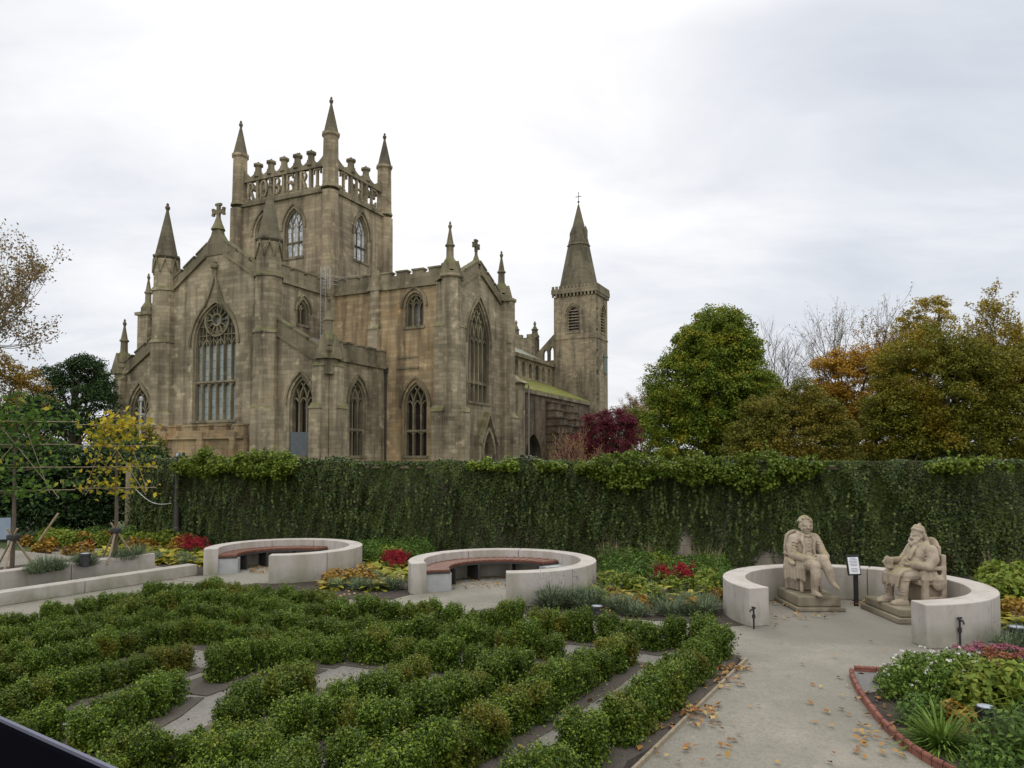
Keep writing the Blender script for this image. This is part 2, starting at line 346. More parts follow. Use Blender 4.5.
def window(mp, c, w, sill, z0, z1, lights, glass, stone=STONE_D, hood=True, transom=None, rose=None, panel=None, ogee=None, mw=.13, gd=.55, louvre=False):
    f = MB(); bars(f, ribbon_arch(c, w - .16, z0, z1 - .13, sill), .16, mp, .16, gd)
    bars(f, [(c - w / 2 - .12, sill + .02), (c + w / 2 + .12, sill + .02)], .2, mp, -.1, gd)
    fo = f.build('window', stone, church)
    g = MB(); slab(g, win_poly(c, w - .02, sill + .01, z0, z1 - .01), [], lambda s, z, d: mp(s, z, d + gd), .05)
    if glass: g.build('glass', glass, fo)
    t = MB(); hw = w / 2; h = z1 - z0; Rr = (hw * hw + h * h) / (2 * hw)
    def inside(x, z):
        if z <= z0: return abs(x - c) < hw
        q = Rr * Rr - (z - z0) ** 2
        return q > 0 and (c + hw - Rr) + math.sqrt(q) > x and (c - hw + Rr) - math.sqrt(q) < x
    dx = w / lights
    if louvre:
        z = sill + .25
        while z < z1 - .4:
            x = c - hw
            xs = [x + i * w / 20 for i in range(21) if inside(x + i * w / 20, z)]
            if len(xs) > 1: bars(t, [(xs[0], z), (xs[-1], z)], .12, mp, .1, .5)
            z += .42
    else:
        if rose: zt = z0
        for i in range(1, lights):
            x = c - hw + i * dx
            bars(t, [(x, sill), (x, z0)], mw, mp, .25, gd)
        for i in range(lights):                     # cusped light heads
            x = c - hw + (i + .5) * dx
            bars(t, arch_pts(x, dx, z0 - .35 * dx, z0 + .55 * dx, 4), mw * .7, mp, .28, gd)
            if transom: bars(t, arch_pts(x, dx, transom - .5 * dx - .1, transom - .08, 4), mw * .7, mp, .28, gd)
        if transom: bars(t, [(c - hw, transom), (c + hw, transom)], mw * 1.2, mp, .2, gd)
        if rose:
            zc, rr = rose
            for r_, w_ in ((rr, .17), (rr * .36, .12)):
                bars(t, [(c + r_ * math.cos(k * math.pi / 12), zc + r_ * math.sin(k * math.pi / 12)) for k in range(24)], w_, mp, .2, gd, True)
            for k in range(12):
                a = k * math.pi / 6
                bars(t, [(c + rr * .36 * math.cos(a), zc + rr * .36 * math.sin(a)), (c + rr * math.cos(a), zc + rr * math.sin(a))], .09, mp, .25, gd)
                b = a + math.pi / 12
                bars(t, [(c + rr * .97 * math.cos(b) + .16 * math.cos(q), zc + rr * .97 * math.sin(b) * .86 + .16 * math.sin(q)) for q in [x * math.pi / 3 for x in range(6)]], .06, mp, .28, gd, True)
            n = lights * 2
            for i in range(1, n):
                x = c - hw + i * w / n; zz = z0
                while inside(x, zz + .1) and math.hypot(x - c, zz - zc) > rr: zz += .1
                if zz > z0 + .15: bars(t, [(x, z0), (x, zz)], mw * .7, mp, .28, gd)
            for zz in (z0 + .75, z0 + 1.5):
                xs = [c - hw + i * w / 60 for i in range(61)]; xs = [x for x in xs if inside(x, zz) and math.hypot(x - c, zz - zc) > rr]
                for side in (-1, 1):
                    q = [x for x in xs if (x - c) * side > 0]
                    if len(q) > 1: bars(t, [(min(q), zz), (max(q), zz)], .09, mp, .3, gd)
        else:
            for i in range(0, lights + 1):
                x0 = c - hw + i * dx
                for sgn in (1, -1):
                    line = []
                    for k in range(0, 14):
                        a = k / 13 * math.acos(max(-1, min(1, (Rr - hw) / Rr))) * 1.35
                        x = x0 - sgn * (Rr - Rr * math.cos(a)); z = z0 + Rr * math.sin(a)
                        if not inside(x, z) and k > 0: break
                        line.append((x, z))
                    if len(line) > 2 and 0 < i < lights: bars(t, line, mw * .75, mp, .26, gd)
    t.build('tracery', stone, fo)
    if hood:
        hm = MB()
        pts = arch_pts(c, w + .6, z0 - .1, z1 + .4, 9)
        if ogee:
            k = len(pts) // 2
            a_ = pts[:k - 1]; b_ = pts[k + 2:]
            zt = ogee; p0 = a_[-1]
            cur = [(c + (p0[0] - c) * (1 - s) ** 1.7 + .06, p0[1] + (zt - p0[1]) * s) for s in (.2, .4, .6, .8, 1)]
            bars(hm, a_ + cur, .2, mp, -.16, .05); bars(hm, [(2 * c - x, z) for x, z in cur][::-1] + b_, .2, mp, -.16, .05)
            x, y, z = mp(c, zt, -.1); hm.lathe(x, y, [(.05, zt - .1), (.12, zt), (.34, zt + .15), (.36, zt + .35), (.14, zt + .5), (.2, zt + .62), (.05, zt + .75)], 8)
        else:
            bars(hm, pts, .17, mp, -.14, .05)
        hm.build('hood_mould', stone, fo)
    if panel:
        p = MB(); slab(p, [(c - hw + .02, sill), (c + hw - .02, sill), (c + hw - .02, panel), (c - hw + .02, panel)], [], lambda s, z, d: mp(s, z, d + .12), .08)
        p.build('boarded_panel', PANEL, fo)
    return win_poly(c, w, sill, z0, z1)

def wall(mp, s0, s1, z0, z1, holes=(), mat=STONE, th=.9, outer=None, name='wall'):
    m = MB(); slab(m, outer or [(s0, z0), (s1, z0), (s1, z1), (s0, z1)], list(holes), mp, th)
    return m.build(name, mat, church)
def crenel(mp, s0, s1, z0, z0b=None, hw=.85, hm=.26, wm=1.35, gap=.42, th=.45, mat=STONE_D, string=True):
    """embattled parapet, flat or raking, on one wall plane"""
    z0b = z0 if z0b is None else z0b; m = MB()
    zz = lambda s: z0 + (z0b - z0) * (s - s0) / (s1 - s0)
    def sl(a, b, l0, l1, d0, d1):
        pts = []
        for lo in (l0, l1):
            pts += [mp(a, zz(a) + lo, d0), mp(b, zz(b) + lo, d0), mp(b, zz(b) + lo, d1), mp(a, zz(a) + lo, d1)]
        m.hexa(pts)
    sl(s0, s1, 0, hw, -.03, th)
    if string: sl(s0, s1, -.26, -.003, -.2, .1)
    n = max(1, round((s1 - s0 + gap) / (wm + gap))); p = (s1 - s0 + gap) / n
    for i in range(n):
        a = s0 + i * p; b = a + p - gap
        if True:
            sl(a, b, hw + .002, hw + hm, -.03, th); sl(a - .06, b + .06, hw + hm + .002, hw + hm + .13, -.1, th + .08)
    return m.build('parapet', mat, church)

FIN = lambda r, z: [(r, z), (r * 1.15, z + .12), (r * 1.9, z + .28), (r * 1.8, z + .40), (r * .8, z + .48), (r * 1.2, z + .58), (r * .4, z + .72)]
def turret(x, y, segs, spire_r, zs, zt, mat=STONE, gab=None, n=8, name='turret'):
    """segs: [(radius, ztop)] rising from z=0"""
    prof = []; z = 0
    for i, (r, t) in enumerate(segs):
        if i: prof += [(r + .17, z - .06), (r + .17, z + .08), (r, z + .3)]
        else: prof.append((r, z))
        prof.append((r, t)); z = t
    m = MB(); m.lathe(x, y, prof, n); o = m.build(name, mat, church)
    s = MB(); s.lathe(x, y, [(spire_r, zs - .3), (spire_r + .16, zs - .15), (spire_r + .16, zs), (spire_r - .02, zs + .06), (.13, zt - .7)] + FIN(.11, zt - .66), n); s.build('spire', SPIRE, o)
    if gab:
        g = MB(); z0, z1 = gab; r = segs[-1][0]
        for k in range(8):
            a = k * math.pi / 4; ca, sa = math.cos(a), math.sin(a); w = r * .40; ri = r * .93
            pt = lambda u, q, rr: (x + rr * ca - u * sa, y + rr * sa + u * ca, q)
            for (u0, q0), (u1, q1) in (((-w, z0), (0, z1)), ((0, z1), (w, z0))):
                g.hexa([pt(u0, q0, ri), pt(u1, q1, ri), pt(u1, q1, ri + .14), pt(u0, q0, ri + .14), pt(u0, q0 + .22, ri), pt(u1, q1 + .22, ri), pt(u1, q1 + .22, ri + .14), pt(u0, q0 + .22, ri + .14)])
        g.build('gablet', STONE_D, o)
    return o
def pinnacle(x, y, z0, zt, r=.36, base=.6, mat=STONE_D):
    m = MB(); h = zt - z0
    m.lathe(x, y, [(base * 1.15, z0), (base * 1.15, z0 + .12 * h), (r * 1.05, z0 + .27 * h), (r, z0 + .3 * h), (r * .95, z0 + .5 * h), (r * 1.3, z0 + .52 * h), (r * 1.3, z0 + .55 * h), (r * .95, z0 + .57 * h), (r * .3, zt - .45)] + FIN(r * .28, zt - .5), 8)
    return m.build('pinnacle', mat, church)
def buttress(x0, x1, y0, y1, steps, side, mat=STONE, name='buttress'):
    """steps [(projection, ztop)]; side says which way it projects from the rectangle's wall edge"""
    m = MB(); z = 0
    for i, (p, zt) in enumerate(steps):
        q = steps[i + 1][0] if i + 1 < len(steps) else 0
        if side == '-y': m.box(x0, x1, y1 - p, y1 + .05, z, zt); m.wedge(x0 - .05, x1 + .05, y1 - p - .06, y1 - q, zt, zt + .45, '+y')
        if side == '+x': m.box(x0 - .05, x0 + p, y0, y1, z, zt); m.wedge(x0 + q, x0 + p + .06, y0 - .05, y1 + .05, zt, zt + .45, '-x')
        z = zt
    return m.build(name, mat, church)
def cross_finial(mp, c, z, zt, s=1.0):
    m = MB(); x, y, _ = mp(c, z, .3)
    m.lathe(x, y, [(.55 * s, z), (.34 * s, z + .45 * s), (.16 * s, z + 1.0 * s), (.13 * s, zt - 1.2 * s)], 8)
    zc = zt - .65 * s
    def q(s0, s1, l0, l1): m.hexa([mp(c + s0, zc + l0, .2), mp(c + s1, zc + l0, .2), mp(c + s1, zc + l0, .42), mp(c + s0, zc + l0, .42), mp(c + s0, zc + l1, .2), mp(c + s1, zc + l1, .2), mp(c + s1, zc + l1, .42), mp(c + s0, zc + l1, .42)])
    k = s
    q(-.13 * k, .13 * k, -.65 * k, .65 * k)
    q(-.6 * k, -.135 * k, -.13 * k, .13 * k); q(.135 * k, .6 * k, -.13 * k, .13 * k)
    q(-.64 * k, -.44 * k, -.28 * k, -.135 * k); q(-.64 * k, -.44 * k, .135 * k, .28 * k); q(.44 * k, .64 * k, -.28 * k, -.135 * k); q(.44 * k, .64 * k, .135 * k, .28 * k)
    q(-.28 * k, -.135 * k, .46 * k, .64 * k); q(.135 * k, .28 * k, .46 * k, .64 * k)
    return m.build('cross_finial', STONE_D, church)

# --- central tower
TA0, TA1, TB0, TB1, TZ = -10.75, -.05, .02, 8.1, 25.7
hE = window(mapE(TB0), -4.1, 2.1, 20.3, 23.0, 24.8, 3, GL_SKY, transom=21.8, mw=.08, gd=.32)
hE2 = window(mapE(TB0), -7.6, 2.1, 20.3, 23.0, 24.8, 3, GL_SKY, transom=21.8, mw=.08, gd=.32)
hN = window(mapN(TA1), 4.4, 2.0, 20.5, 23.0, 24.9, 3, GL_SKY, transom=22.0, mw=.08, gd=.32)
wall(mapE(TB0), TA0, TA1, 0, TZ, [hE, hE2], STONE_T); wall(mapN(TA1), TB0 + .01, TB1, 0, TZ, [hN], STONE_T)
wall(mapS(TA0), TB0 + .01, TB1, 0, TZ, [], STONE_T); wall(mapW(TB1 + .01), TA0 + .01, TA1 - .01, 0, TZ, [], STONE_T)
m = MB(); m.box(TA0 + 1, TA1 - 1, TB0 + 1, TB1 - 1, 25.2, 25.5); m.build('tower_roof', SLATE, church)
m = MB()
for z, p in ((25.7, .22),):
    m.box(TA0 - p, TA1 + p, TB0 - p, TB0 + .25, z, z + .24); m.box(TA1 - .25, TA1 + p + .002, TB0 + .26, TB1 + p, z + .001, z + .241)
    m.box(TA0 - p - .002, TA0 + .25, TB0 + .26, TB1 + p, z + .001, z + .241); m.box(TA0 + .26, TA1 - .26, TB1 - .2, TB1 + p, z, z + .24)
m.build('string_course', STONE_D, church)
for x in (TA0, TA1):
    for y in (TB0, TB1): m = MB(); m.lathe(x, y, [(.85, 0), (.85, 19.6), (.74, 19.9), (.7, 25.66)], 8); m.build('corner_shaft', STONE_T, church)
for x in (TA0 + .1, TA1 - .1):
    for y in (TB0 + .1, TB1 - .1):
        t = MB(); t.lathe(x, y, [(.85, 25.95), (.72, 26.3), (.66, 30.4), (.8, 30.55), (.8, 30.75)], 8); o = t.build('corner_turret', STONE_T, church)
        s = MB(); s.lathe(x, y, [(.68, 30.752), (.11, 33.3)] + FIN(.1, 33.3), 8); s.build('spire', SPIRE, o)
LET = {  # strokes (x0,z0,x1,z1,width) on a unit square, with slab serifs
 'R': [(.22, 0, .22, 1, .2), (.22, .93, .6, .93, .14), (.6, .93, .76, .78, .16), (.76, .78, .76, .66, .18), (.76, .66, .6, .5, .16), (.22, .5, .6, .5, .14), (.48, .5, .8, 0, .2), (.06, .05, .4, .05, .1), (.68, .05, .95, .05, .1), (.06, .95, .3, .95, .1)],
 'O': [(.18, .25, .18, .75, .2), (.82, .25, .82, .75, .2), (.18, .75, .38, .94, .18), (.38, .93, .62, .93, .14), (.62, .94, .82, .75, .18), (.18, .25, .38, .06, .18), (.38, .07, .62, .07, .14), (.62, .06, .82, .25, .18)],
 'B': [(.22, 0, .22, 1, .2), (.22, .93, .6, .93, .14), (.6, .93, .75, .8, .16), (.75, .8, .75, .68, .17), (.75, .68, .6, .53, .16), (.22, .52, .62, .52, .14), (.62, .52, .8, .36, .17), (.8, .36, .8, .22, .18), (.8, .22, .62, .07, .17), (.22, .07, .62, .07, .14), (.06, .05, .22, .05, .1), (.06, .95, .22, .95, .1)],
 'E': [(.22, 0, .22, 1, .2), (.1, .93, .84, .93, .14), (.22, .51, .66, .51, .14), (.1, .07, .86, .07, .14), (.82, .74, .82, .98, .1), (.84, .02, .84, .28, .1), (.64, .4, .64, .62, .09)],
 'T': [(.5, 0, .5, 1, .2), (.08, .93, .92, .93, .14), (.12, .7, .12, .96, .1), (.88, .7, .88, .96, .1), (.32, .05, .68, .05, .1)],
 'H': [(.2, 0, .2, 1, .2), (.8, 0, .8, 1, .2), (.2, .5, .8, .5, .16), (.04, .05, .36, .05, .1), (.04, .95, .36, .95, .1), (.64, .05, .96, .05, .1), (.64, .95, .96, .95, .1)],
}
def tower_parapet(mp, s0, s1, word, n, flip=False):
    m = MB()
    bars(m, [(s0, 26.12), (s1, 26.12)], .34, mp, -.1, .3); bars(m, [(s0, 28.15), (s1, 28.15)], .3, mp, -.12, .3)
    p = (s1 - s0) / n
    for i in range(0, n + 1):
        s = s0 + i * p
        if 0 < i < n: bars(m, [(s, 26.3), (s, 28.0)], .24, mp, -.06, .3)
        if i < n:                                   # ogee humps between pedestals
            hump = []
            for k in range(13):
                u = k / 12; d = abs(u - .5) * 2
                hump.append((s + u * p, 28.45 + .6 * d ** 1.4))
            for (xa, za), (xb, zb) in zip(hump[:-1], hump[1:]):
                pts = [mp(xa, 28.3, -.06), mp(xb, 28.3, -.06), mp(xb, 28.3, .26), mp(xa, 28.3, .26), mp(xa, za, -.06), mp(xb, zb, -.06), mp(xb, zb, .26), mp(xa, za, .26)]
                m.hexa(pts)
    o = m.build('tower_parapet', STONE_D, church)
    for i in range(1, n):
        s = s0 + i * p; x, y, _ = mp(s, 0, .1)
        q = MB(); q.lathe(x, y, [(.4, 28.31), (.4, 28.75), (.32, 28.8), (.29, 29.22), (.45, 29.36), (.45, 29.52), (.12, 29.53), (.08, 29.75)], 8); q.build('pedestal', STONE_D, o)
    for i, ch in enumerate(word):
        L = MB(); lw = min(p * .64, 1.05); c = s0 + (i + .5) * p
        for x0, z0, x1, z1, w in LET[ch]:
            f = lambda x: c + (x - .5) * lw
            bars(L, [(f(x0), 26.32 + z0 * 1.65), (f(x1), 26.32 + z1 * 1.65)], w * .95, mp, -.06, .16)
        L.build('carved_letter', STONE_T, o)
tower_parapet(mapE(TB0 + .05), TA0 + .75, TA1 - .75, 'ROBERT', 6); tower_parapet(mapN(TA1 - .05), TB0 + .75, TB1 - .75, 'THE', 3)
tower_parapet(mapS(TA0 + .05), TB0 + .75, TB1 - .75, '', 3); tower_parapet(mapW(TB1 - .05), TA0 + .75, TA1 - .75, '', 6)

# --- choir: east gable with great window, flanking turrets, clerestory
GB = -7.3; GC = -5.45
hole = window(mapE(GB), GC, 4.7, 5.6, 11.8, 15.1, 6, GL_BLUE, transom=8.8, rose=(13.75, 1.28), ogee=17.7, mw=.11)
wall(mapE(GB), -10.5, -.4, 0, 20, [hole], STONE, outer=[(-10.5, 0), (-.4, 0), (-.4, 16.55), (GC, 19.6), (-10.5, 16.55)])
for s0, z0, s1, z1 in ((-10.4, 16.5, GC - 1.0, 19.05), (GC + 1.0, 19.05, -.5, 16.5)):
    crenel(mapE(GB), s0, s1, z0, z1, hw=.62, hm=.2, wm=1.1, gap=.3)
ap_ = [(1.5, 18.9), (1.3, 19.75), (.85, 20.1), (.5, 20.55), (.26, 21.3)]
m = MB(); slab(m, [(GC - q, z) for q, z in ap_] + [(GC + q, z) for q, z in ap_[::-1]], [], mapE(GB - .06), .5); m.build('gable_apex', STONE_D, church)
cross_finial(mapE(GB - .1), GC, 20.98, 23.15, 1.05)
SEG = [(1.32, 6.3), (1.12, 12.2), (1.04, 16.5), (.98, 19.1)]
turret(.15, GB, SEG, .93, 19.45, 23.9, gab=(17.9, 19.0)); turret(-11.05, GB, SEG, .93, 19.45, 23.9, gab=(17.9, 19.0))
h1 = window(mapN(.3), -3.6, 1.3, 13.35, 14.6, 15.5, 2, GL_DARK)
wall(mapN(.3), GB + .5, -.3, 0, 16.6, [h1], STONE); wall(mapS(-11.1), GB + .5, -.3, 0, 16.6, [], STONE)
crenel(mapN(.3), GB + 1.0, -.35, 16.62, wm=1.15, gap=.5); crenel(mapS(-11.1), GB + 1.0, -.35, 16.62)
m = MB(); m.hexa([(-10.9, GB + .6, 16.5), (.1, GB + .6, 16.5), (.1, 0, 16.5), (-10.9, 0, 16.5), (GC - .05, GB + .6, 19.2), (GC + .05, GB + .6, 19.2), (GC + .05, 0, 19.2), (GC - .05, 0, 19.2)]); m.build('roof', SLATE, church)
# aisles
A1 = 6.0; A0 = -16.6
hw_ = window(mapE(GB - .02), 3.45, 2.2, 2.8, 6.8, 8.75, 3, GL_DARK, panel=4.64)
wall(mapE(GB - .02), 1.0, A1, 0, 12, [hw_], STONE, outer=[(1.0, 0), (A1, 0), (A1, 9.3), (1.0, 12.3)])
crenel(mapE(GB - .02), 1.15, 5.45, 12.2, 9.75, hw=.75, hm=.22, wm=1.1, gap=.45)
hw_ = window(mapE(GB - .02), -13.9, 2.2, 2.8, 6.6, 8.7, 3, GL_GREY)
wall(mapE(GB - .02), A0, -11.5, 0, 12, [hw_], STONE, outer=[(A0, 0), (-11.5, 0), (-11.5, 12.3), (A0, 9.3)])
crenel(mapE(GB - .02), A0 + .5, -11.95, 9.75, 12.2, hw=.75, hm=.22, wm=1.1, gap=.45)
hw_ = window(mapN(A1), -3.85, 2.0, 2.8, 7.0, 8.7, 3, GL_DARK, transom=4.9)
wall(mapN(A1), GB - .01, -.31, 0, 10.1, [hw_], STONE); crenel(mapN(A1), GB + .8, -.32, 10.15, hw=.75, hm=.42, wm=.9, gap=.6)
wall(mapS(A0), GB - .01, -.31, 0, 10.1, [], STONE); crenel(mapS(A0), GB + .8, -.32, 10.15, hw=.75, hm=.42)
m = MB(); m.hexa([(.4, GB + .5, 9.6), (A1 - .5, GB + .5, 9.6), (A1 - .5, -.35, 9.6), (.4, -.35, 9.6), (.4, GB + .5, 12.6), (A1 - .5, GB + .5, 10.2), (A1 - .5, -.35, 10.2), (.4, -.35, 12.6)]); m.build('aisle_roof', SLATE, church)
m = MB(); m.hexa([(A0 + .5, GB + .5, 9.6), (-11.2, GB + .5, 9.6), (-11.2, -.35, 9.6), (A0 + .5, -.35, 9.6), (A0 + .5, GB + .5, 10.2), (-11.2, GB + .5, 12.6), (-11.2, -.35, 12.6), (A0 + .5, -.35, 10.2)]); m.build('aisle_roof', SLATE, church)
for ax, sx in ((A1, 1), (A0, -1)):
    x0, x1 = (ax - 1.0, ax - .1) if sx > 0 else (ax + .1, ax + 1.0)
    buttress(x0, x1, 0, GB, [(.95, 6.3), (.6, 9.4)], '-y')
    if sx > 0: buttress(ax, 0, GB + .1, GB + 1.0, [(.95, 6.3), (.6, 9.4)], '+x')
    m = MB(); m.lathe(ax - sx * .25, GB + .25, [(.72, 8.8), (.72, 10.3), (.84, 10.5), (.84, 10.8)], 8)
    for k in range(4):                             # small gables round the pinnacle base
        a = k * math.pi / 2; ca, sa = math.cos(a), math.sin(a); X, Y = ax - sx * .25, GB + .25
        f = lambda u, z, r_: (X + r_ * ca - u * sa, Y + r_ * sa + u * ca, z)
        m.add([f(-.55, 9.9, .88), f(.55, 9.9, .88), f(0, 11.7, .74), f(-.55, 9.9, .4), f(.55, 9.9, .4), f(0, 11.7, .35)], [(0, 1, 2), (5, 4, 3), (0, 3, 4, 1), (1, 4, 5, 2), (2, 5, 3, 0)])
    m.build('pinnacle_base', STONE_D, church)
    pinnacle(ax - sx * .25, GB + .25, 10.9, 14.5, .30, .54)
# --- north transept
B0 = -.3; XT = 12.1; TBE = 9.1; TC = 4.4
h1 = window(mapE(B0), 8.75, 1.75, 13.1, 14.9, 15.95, 3, GL_GREY); h2 = window(mapE(B0), 8.9, 2.2, 2.8, 6.9, 8.75, 3, GL_DARK, transom=4.9)
wall(mapE(B0), .3, XT, 0, 16.6, [h1, h2], STONE_O)
crenel(mapE(B0), .75, 4.5, 16.62, wm=1.15, gap=.5); crenel(mapE(B0), 5.5, 11.1, 16.62, wm=1.15, gap=.5)
m = MB(); m.box(4.65, 5.45, B0 - .28, B0 + .2, 13.4, 17.2); m.box(4.55, 5.55, B0 - .5, B0 + .1, 0, 13.2); m.wedge(4.55, 5.55, B0 - .55, B0 - .28, 13.2, 13.7, '+y')
m.add([(4.3, B0 - .34, 16.4), (5.8, B0 - .34, 16.4), (5.05, B0 - .34, 18.2), (4.3, B0 + .3, 16.4), (5.8, B0 + .3, 16.4), (5.05, B0 + .3, 18.2)], [(0, 1, 2), (5, 4, 3), (0, 3, 4, 1), (1, 4, 5, 2), (2, 5, 3, 0)]); m.build('buttress', STONE, church)
m = MB(); m.box(7.2, 9.2, B0 - .09, B0 + .05, 9.85, 10.0); m.box(7.2, 9.2, B0 - .06, B0 + .05, 10.7, 10.82); m.build('blocked_panel', STONE_D, church)
hT = window(mapN(XT), TC, 3.7, 7.25, 12.3, 15.85, 5, GL_GREY, transom=9.0, mw=.2)
hD = [(4.3, 0), (6.4, 0)] + arch_pts(5.35, 2.1, 3.0, 5.1)
wall(mapN(XT), B0 + .01, TBE, 0, 19, [hT, hD], STONE, outer=[(B0 + .01, 0), (TBE, 0), (TBE, 16.3), (TC, 18.6), (B0 + .01, 16.3)])
crenel(mapN(XT), .9, TC - .2, 16.55, 18.35, hw=.6, hm=.22, wm=.9, gap=.3); crenel(mapN(XT), TC + .2, TBE - .8, 18.35, 16.55, hw=.6, hm=.22, wm=.9, gap=.3)
cross_finial(mapN(XT), TC, 19.0, 21.1, .8)
# gabled doorway
m = MB(); mp = mapN(XT)
for q in (4.25, 6.45): bars(m, [(q, 0), (q, 3.0)], .3, mp, -.55, .1)
bars(m, arch_pts(5.35, 2.2, 3.0, 5.2), .3, mp, -.5, .12); bars(m, [(3.7, 3.9), (5.35, 6.5), (7.0, 3.9)], .32, mp, -.6, .05)
bars(m, [(3.75, 0), (3.75, 4.6)], .35, mp, -.5, .05); bars(m, [(6.95, 0), (6.95, 4.6)], .35, mp, -.5, .05); m.build('doorway', STONE, church)
m = MB(); slab(m, [(4.3, 0), (5.3, 0), (5.3, 4.9), (4.3, 3.1)], [], lambda s, z, d: mp(s, z, d + .6), .08); m.build('door', WOODDOOR, church)
m = MB(); slab(m, [(4.2, 0), (6.5, 0), (6.5, 3.2), (5.35, 5.2), (4.2, 3.2)], [], lambda s, z, d: mp(s, z, d + .75), .08); m.build('porch_wall', STONE_D, church)
BST = [(1.15, 6.3), (.8, 12.9), (.45, 16.3)]
buttress(XT - 1.05, XT - .1, 0, B0, BST, '-y'); buttress(XT, 0, B0 + .1, B0 + 1.05, BST, '+x'); buttress(XT, 0, TBE - .5, TBE + .6, BST, '+x')
m = MB(); m.lathe(XT + .05, B0 - .05, [(.8, 0), (.8, 16.6), (1.0, 16.75), (1.0, 16.95)], 8); m.build('corner_shaft', STONE, church); m = MB(); m.lathe(XT + .05, TBE + .2, [(1.0, 0), (.9, 6.4), (.85, 16.6), (1.0, 16.75), (1.0, 16.95)], 8); m.build('corner_shaft', STONE, church)
for y in (B0 + .2, TBE - .1):
    m = MB(); X, Y = XT - .2, y
    m.lathe(X, Y, [(.95, 16.6), (.95, 17.2)], 8)
    for k in range(4):
        a = k * math.pi / 2; ca, sa = math.cos(a), math.sin(a)
        f = lambda u, z, r_: (X + r_ * ca - u * sa, Y + r_ * sa + u * ca, z)
        m.add([f(-.6, 16.6, .95), f(.6, 16.6, .95), f(0, 18.1, .78), f(-.6, 16.6, .4), f(.6, 16.6, .4), f(0, 18.1, .35)], [(0, 1, 2), (5, 4, 3), (0, 3, 4, 1), (1, 4, 5, 2), (2, 5, 3, 0)])
    m.build('pinnacle_base', STONE_D, church)
    pinnacle(X, Y, 17.4, 21.1, .30, .58)
wall(mapW(TBE), .3, XT - .02, 0, 16.4, [], STONE)
m = MB(); m.hexa([(0, .6, 16.3), (XT - .6, .6, 16.3), (XT - .6, TBE - .6, 16.3), (0, TBE - .6, 16.3), (0, TC - .05, 18.4), (XT - .6, TC - .05, 18.4), (XT - .6, TC + .05, 18.4), (0, TC + .05, 18.4)]); m.build('roof', SLATE, church)
# --- south transept
wall(mapE(B0), -22.4, -11.05, 0, 16.6, [], STONE); crenel(mapE(B0), -21.4, -11.9, 16.62); wall(mapS(-22.4), B0 + .01, TBE, 0, 16.6, [], STONE); wall(mapW(TBE), -22.38, -11, 0, 16.6, [], STONE)
m = MB(); m.box(-22.9, -21.5, B0 - .5, B0 + .9, 0, 16.7); m.box(-23.1, -21.3, B0 - .7, B0 + 1.1, 16.702, 17.0); m.build('buttress', STONE, church)
m = MB(); m.hexa([(-22, .6, 16.3), (-10, .6, 16.3), (-10, TBE - .6, 16.3), (-22, TBE - .6, 16.3), (-22, TC - .05, 18.4), (-10, TC - .05, 18.4), (-10, TC + .05, 18.4), (-22, TC + .05, 18.4)]); m.build('roof', SLATE, church)
pinnacle(-22.2, B0 + .1, 17.0, 20.7, .30, .58)
# --- low embattled vestry before the east gable
V0 = -8.6
wall(mapE(V0), -12.6, -.8, 0, 4.35, [win_poly(-11.0, 1.0, 0.5, 2.9, 3.6)], STONE_O, th=.6); crenel(mapE(V0), -12.5, -.85, 4.45, hw=.4, hm=.32, wm=1.0, gap=.8, mat=STONE_O)
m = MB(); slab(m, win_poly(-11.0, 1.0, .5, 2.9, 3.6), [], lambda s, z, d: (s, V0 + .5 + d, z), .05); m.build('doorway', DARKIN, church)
m = MB(); m.box(-12.59, -.81, V0 + .61, GB + .1, 0, 4.3); m.build('vestry_roof', SLATE, church)
for s in (-12.6, -9.4, -5.4, -2.0): m = MB(); m.box(s, s + .55, V0 - .3, V0 + .1, 0, 4.7); m.build('buttress', STONE_O, church)
# --- downpipe and roof ladder
m = MB(); m.tube([(5.85 + .3, B0 - .12, 0), (6.15, B0 - .12, 9.7)], .07, 8); m.box(6.0, 6.3, B0 - .25, B0 - .01, 9.6, 10.0); m.build('drainpipe', LEADPIPE, church)
m = MB()
LX, LY = .75, -1.75
for q in (-.3, .3): m.tube([(LX, LY + q, 11.4), (LX, LY + q, 18.5)], .028, 5)
for k in range(22): m.tube([(LX, LY - .3, 11.6 + k * .31), (LX, LY + .3, 11.6 + k * .31)], .016, 4)
hoop = lambda z: [(LX + .08 + .6 * math.sin(a), LY - .38 * math.cos(a), z) for a in [i_ * math.pi / 8 for i_ in range(9)]]
for z in (16.7, 17.3, 17.9, 18.5): m.tube(hoop(z), .02, 4)
for a in (.5, 1.1, 1.57, 2.0, 2.6): m.tube([(LX + .08 + .6 * math.sin(a), LY - .38 * math.cos(a), z) for z in (16.7, 18.5)], .016, 4)
for z in (17.3, 17.65, 18.0): m.tube([(LX - .1, LY + .35, z), (LX + .6, -.2, z), (LX + 2.3, -.05, z)], .018, 4)
for k in range(6): m.tube([(LX + .5 + .35 * k, -.18 + .02 * k, 16.9), (LX + .5 + .35 * k, -.18 + .02 * k, 18.0)], .016, 4)
m.build('roof_ladder', GALV, church)
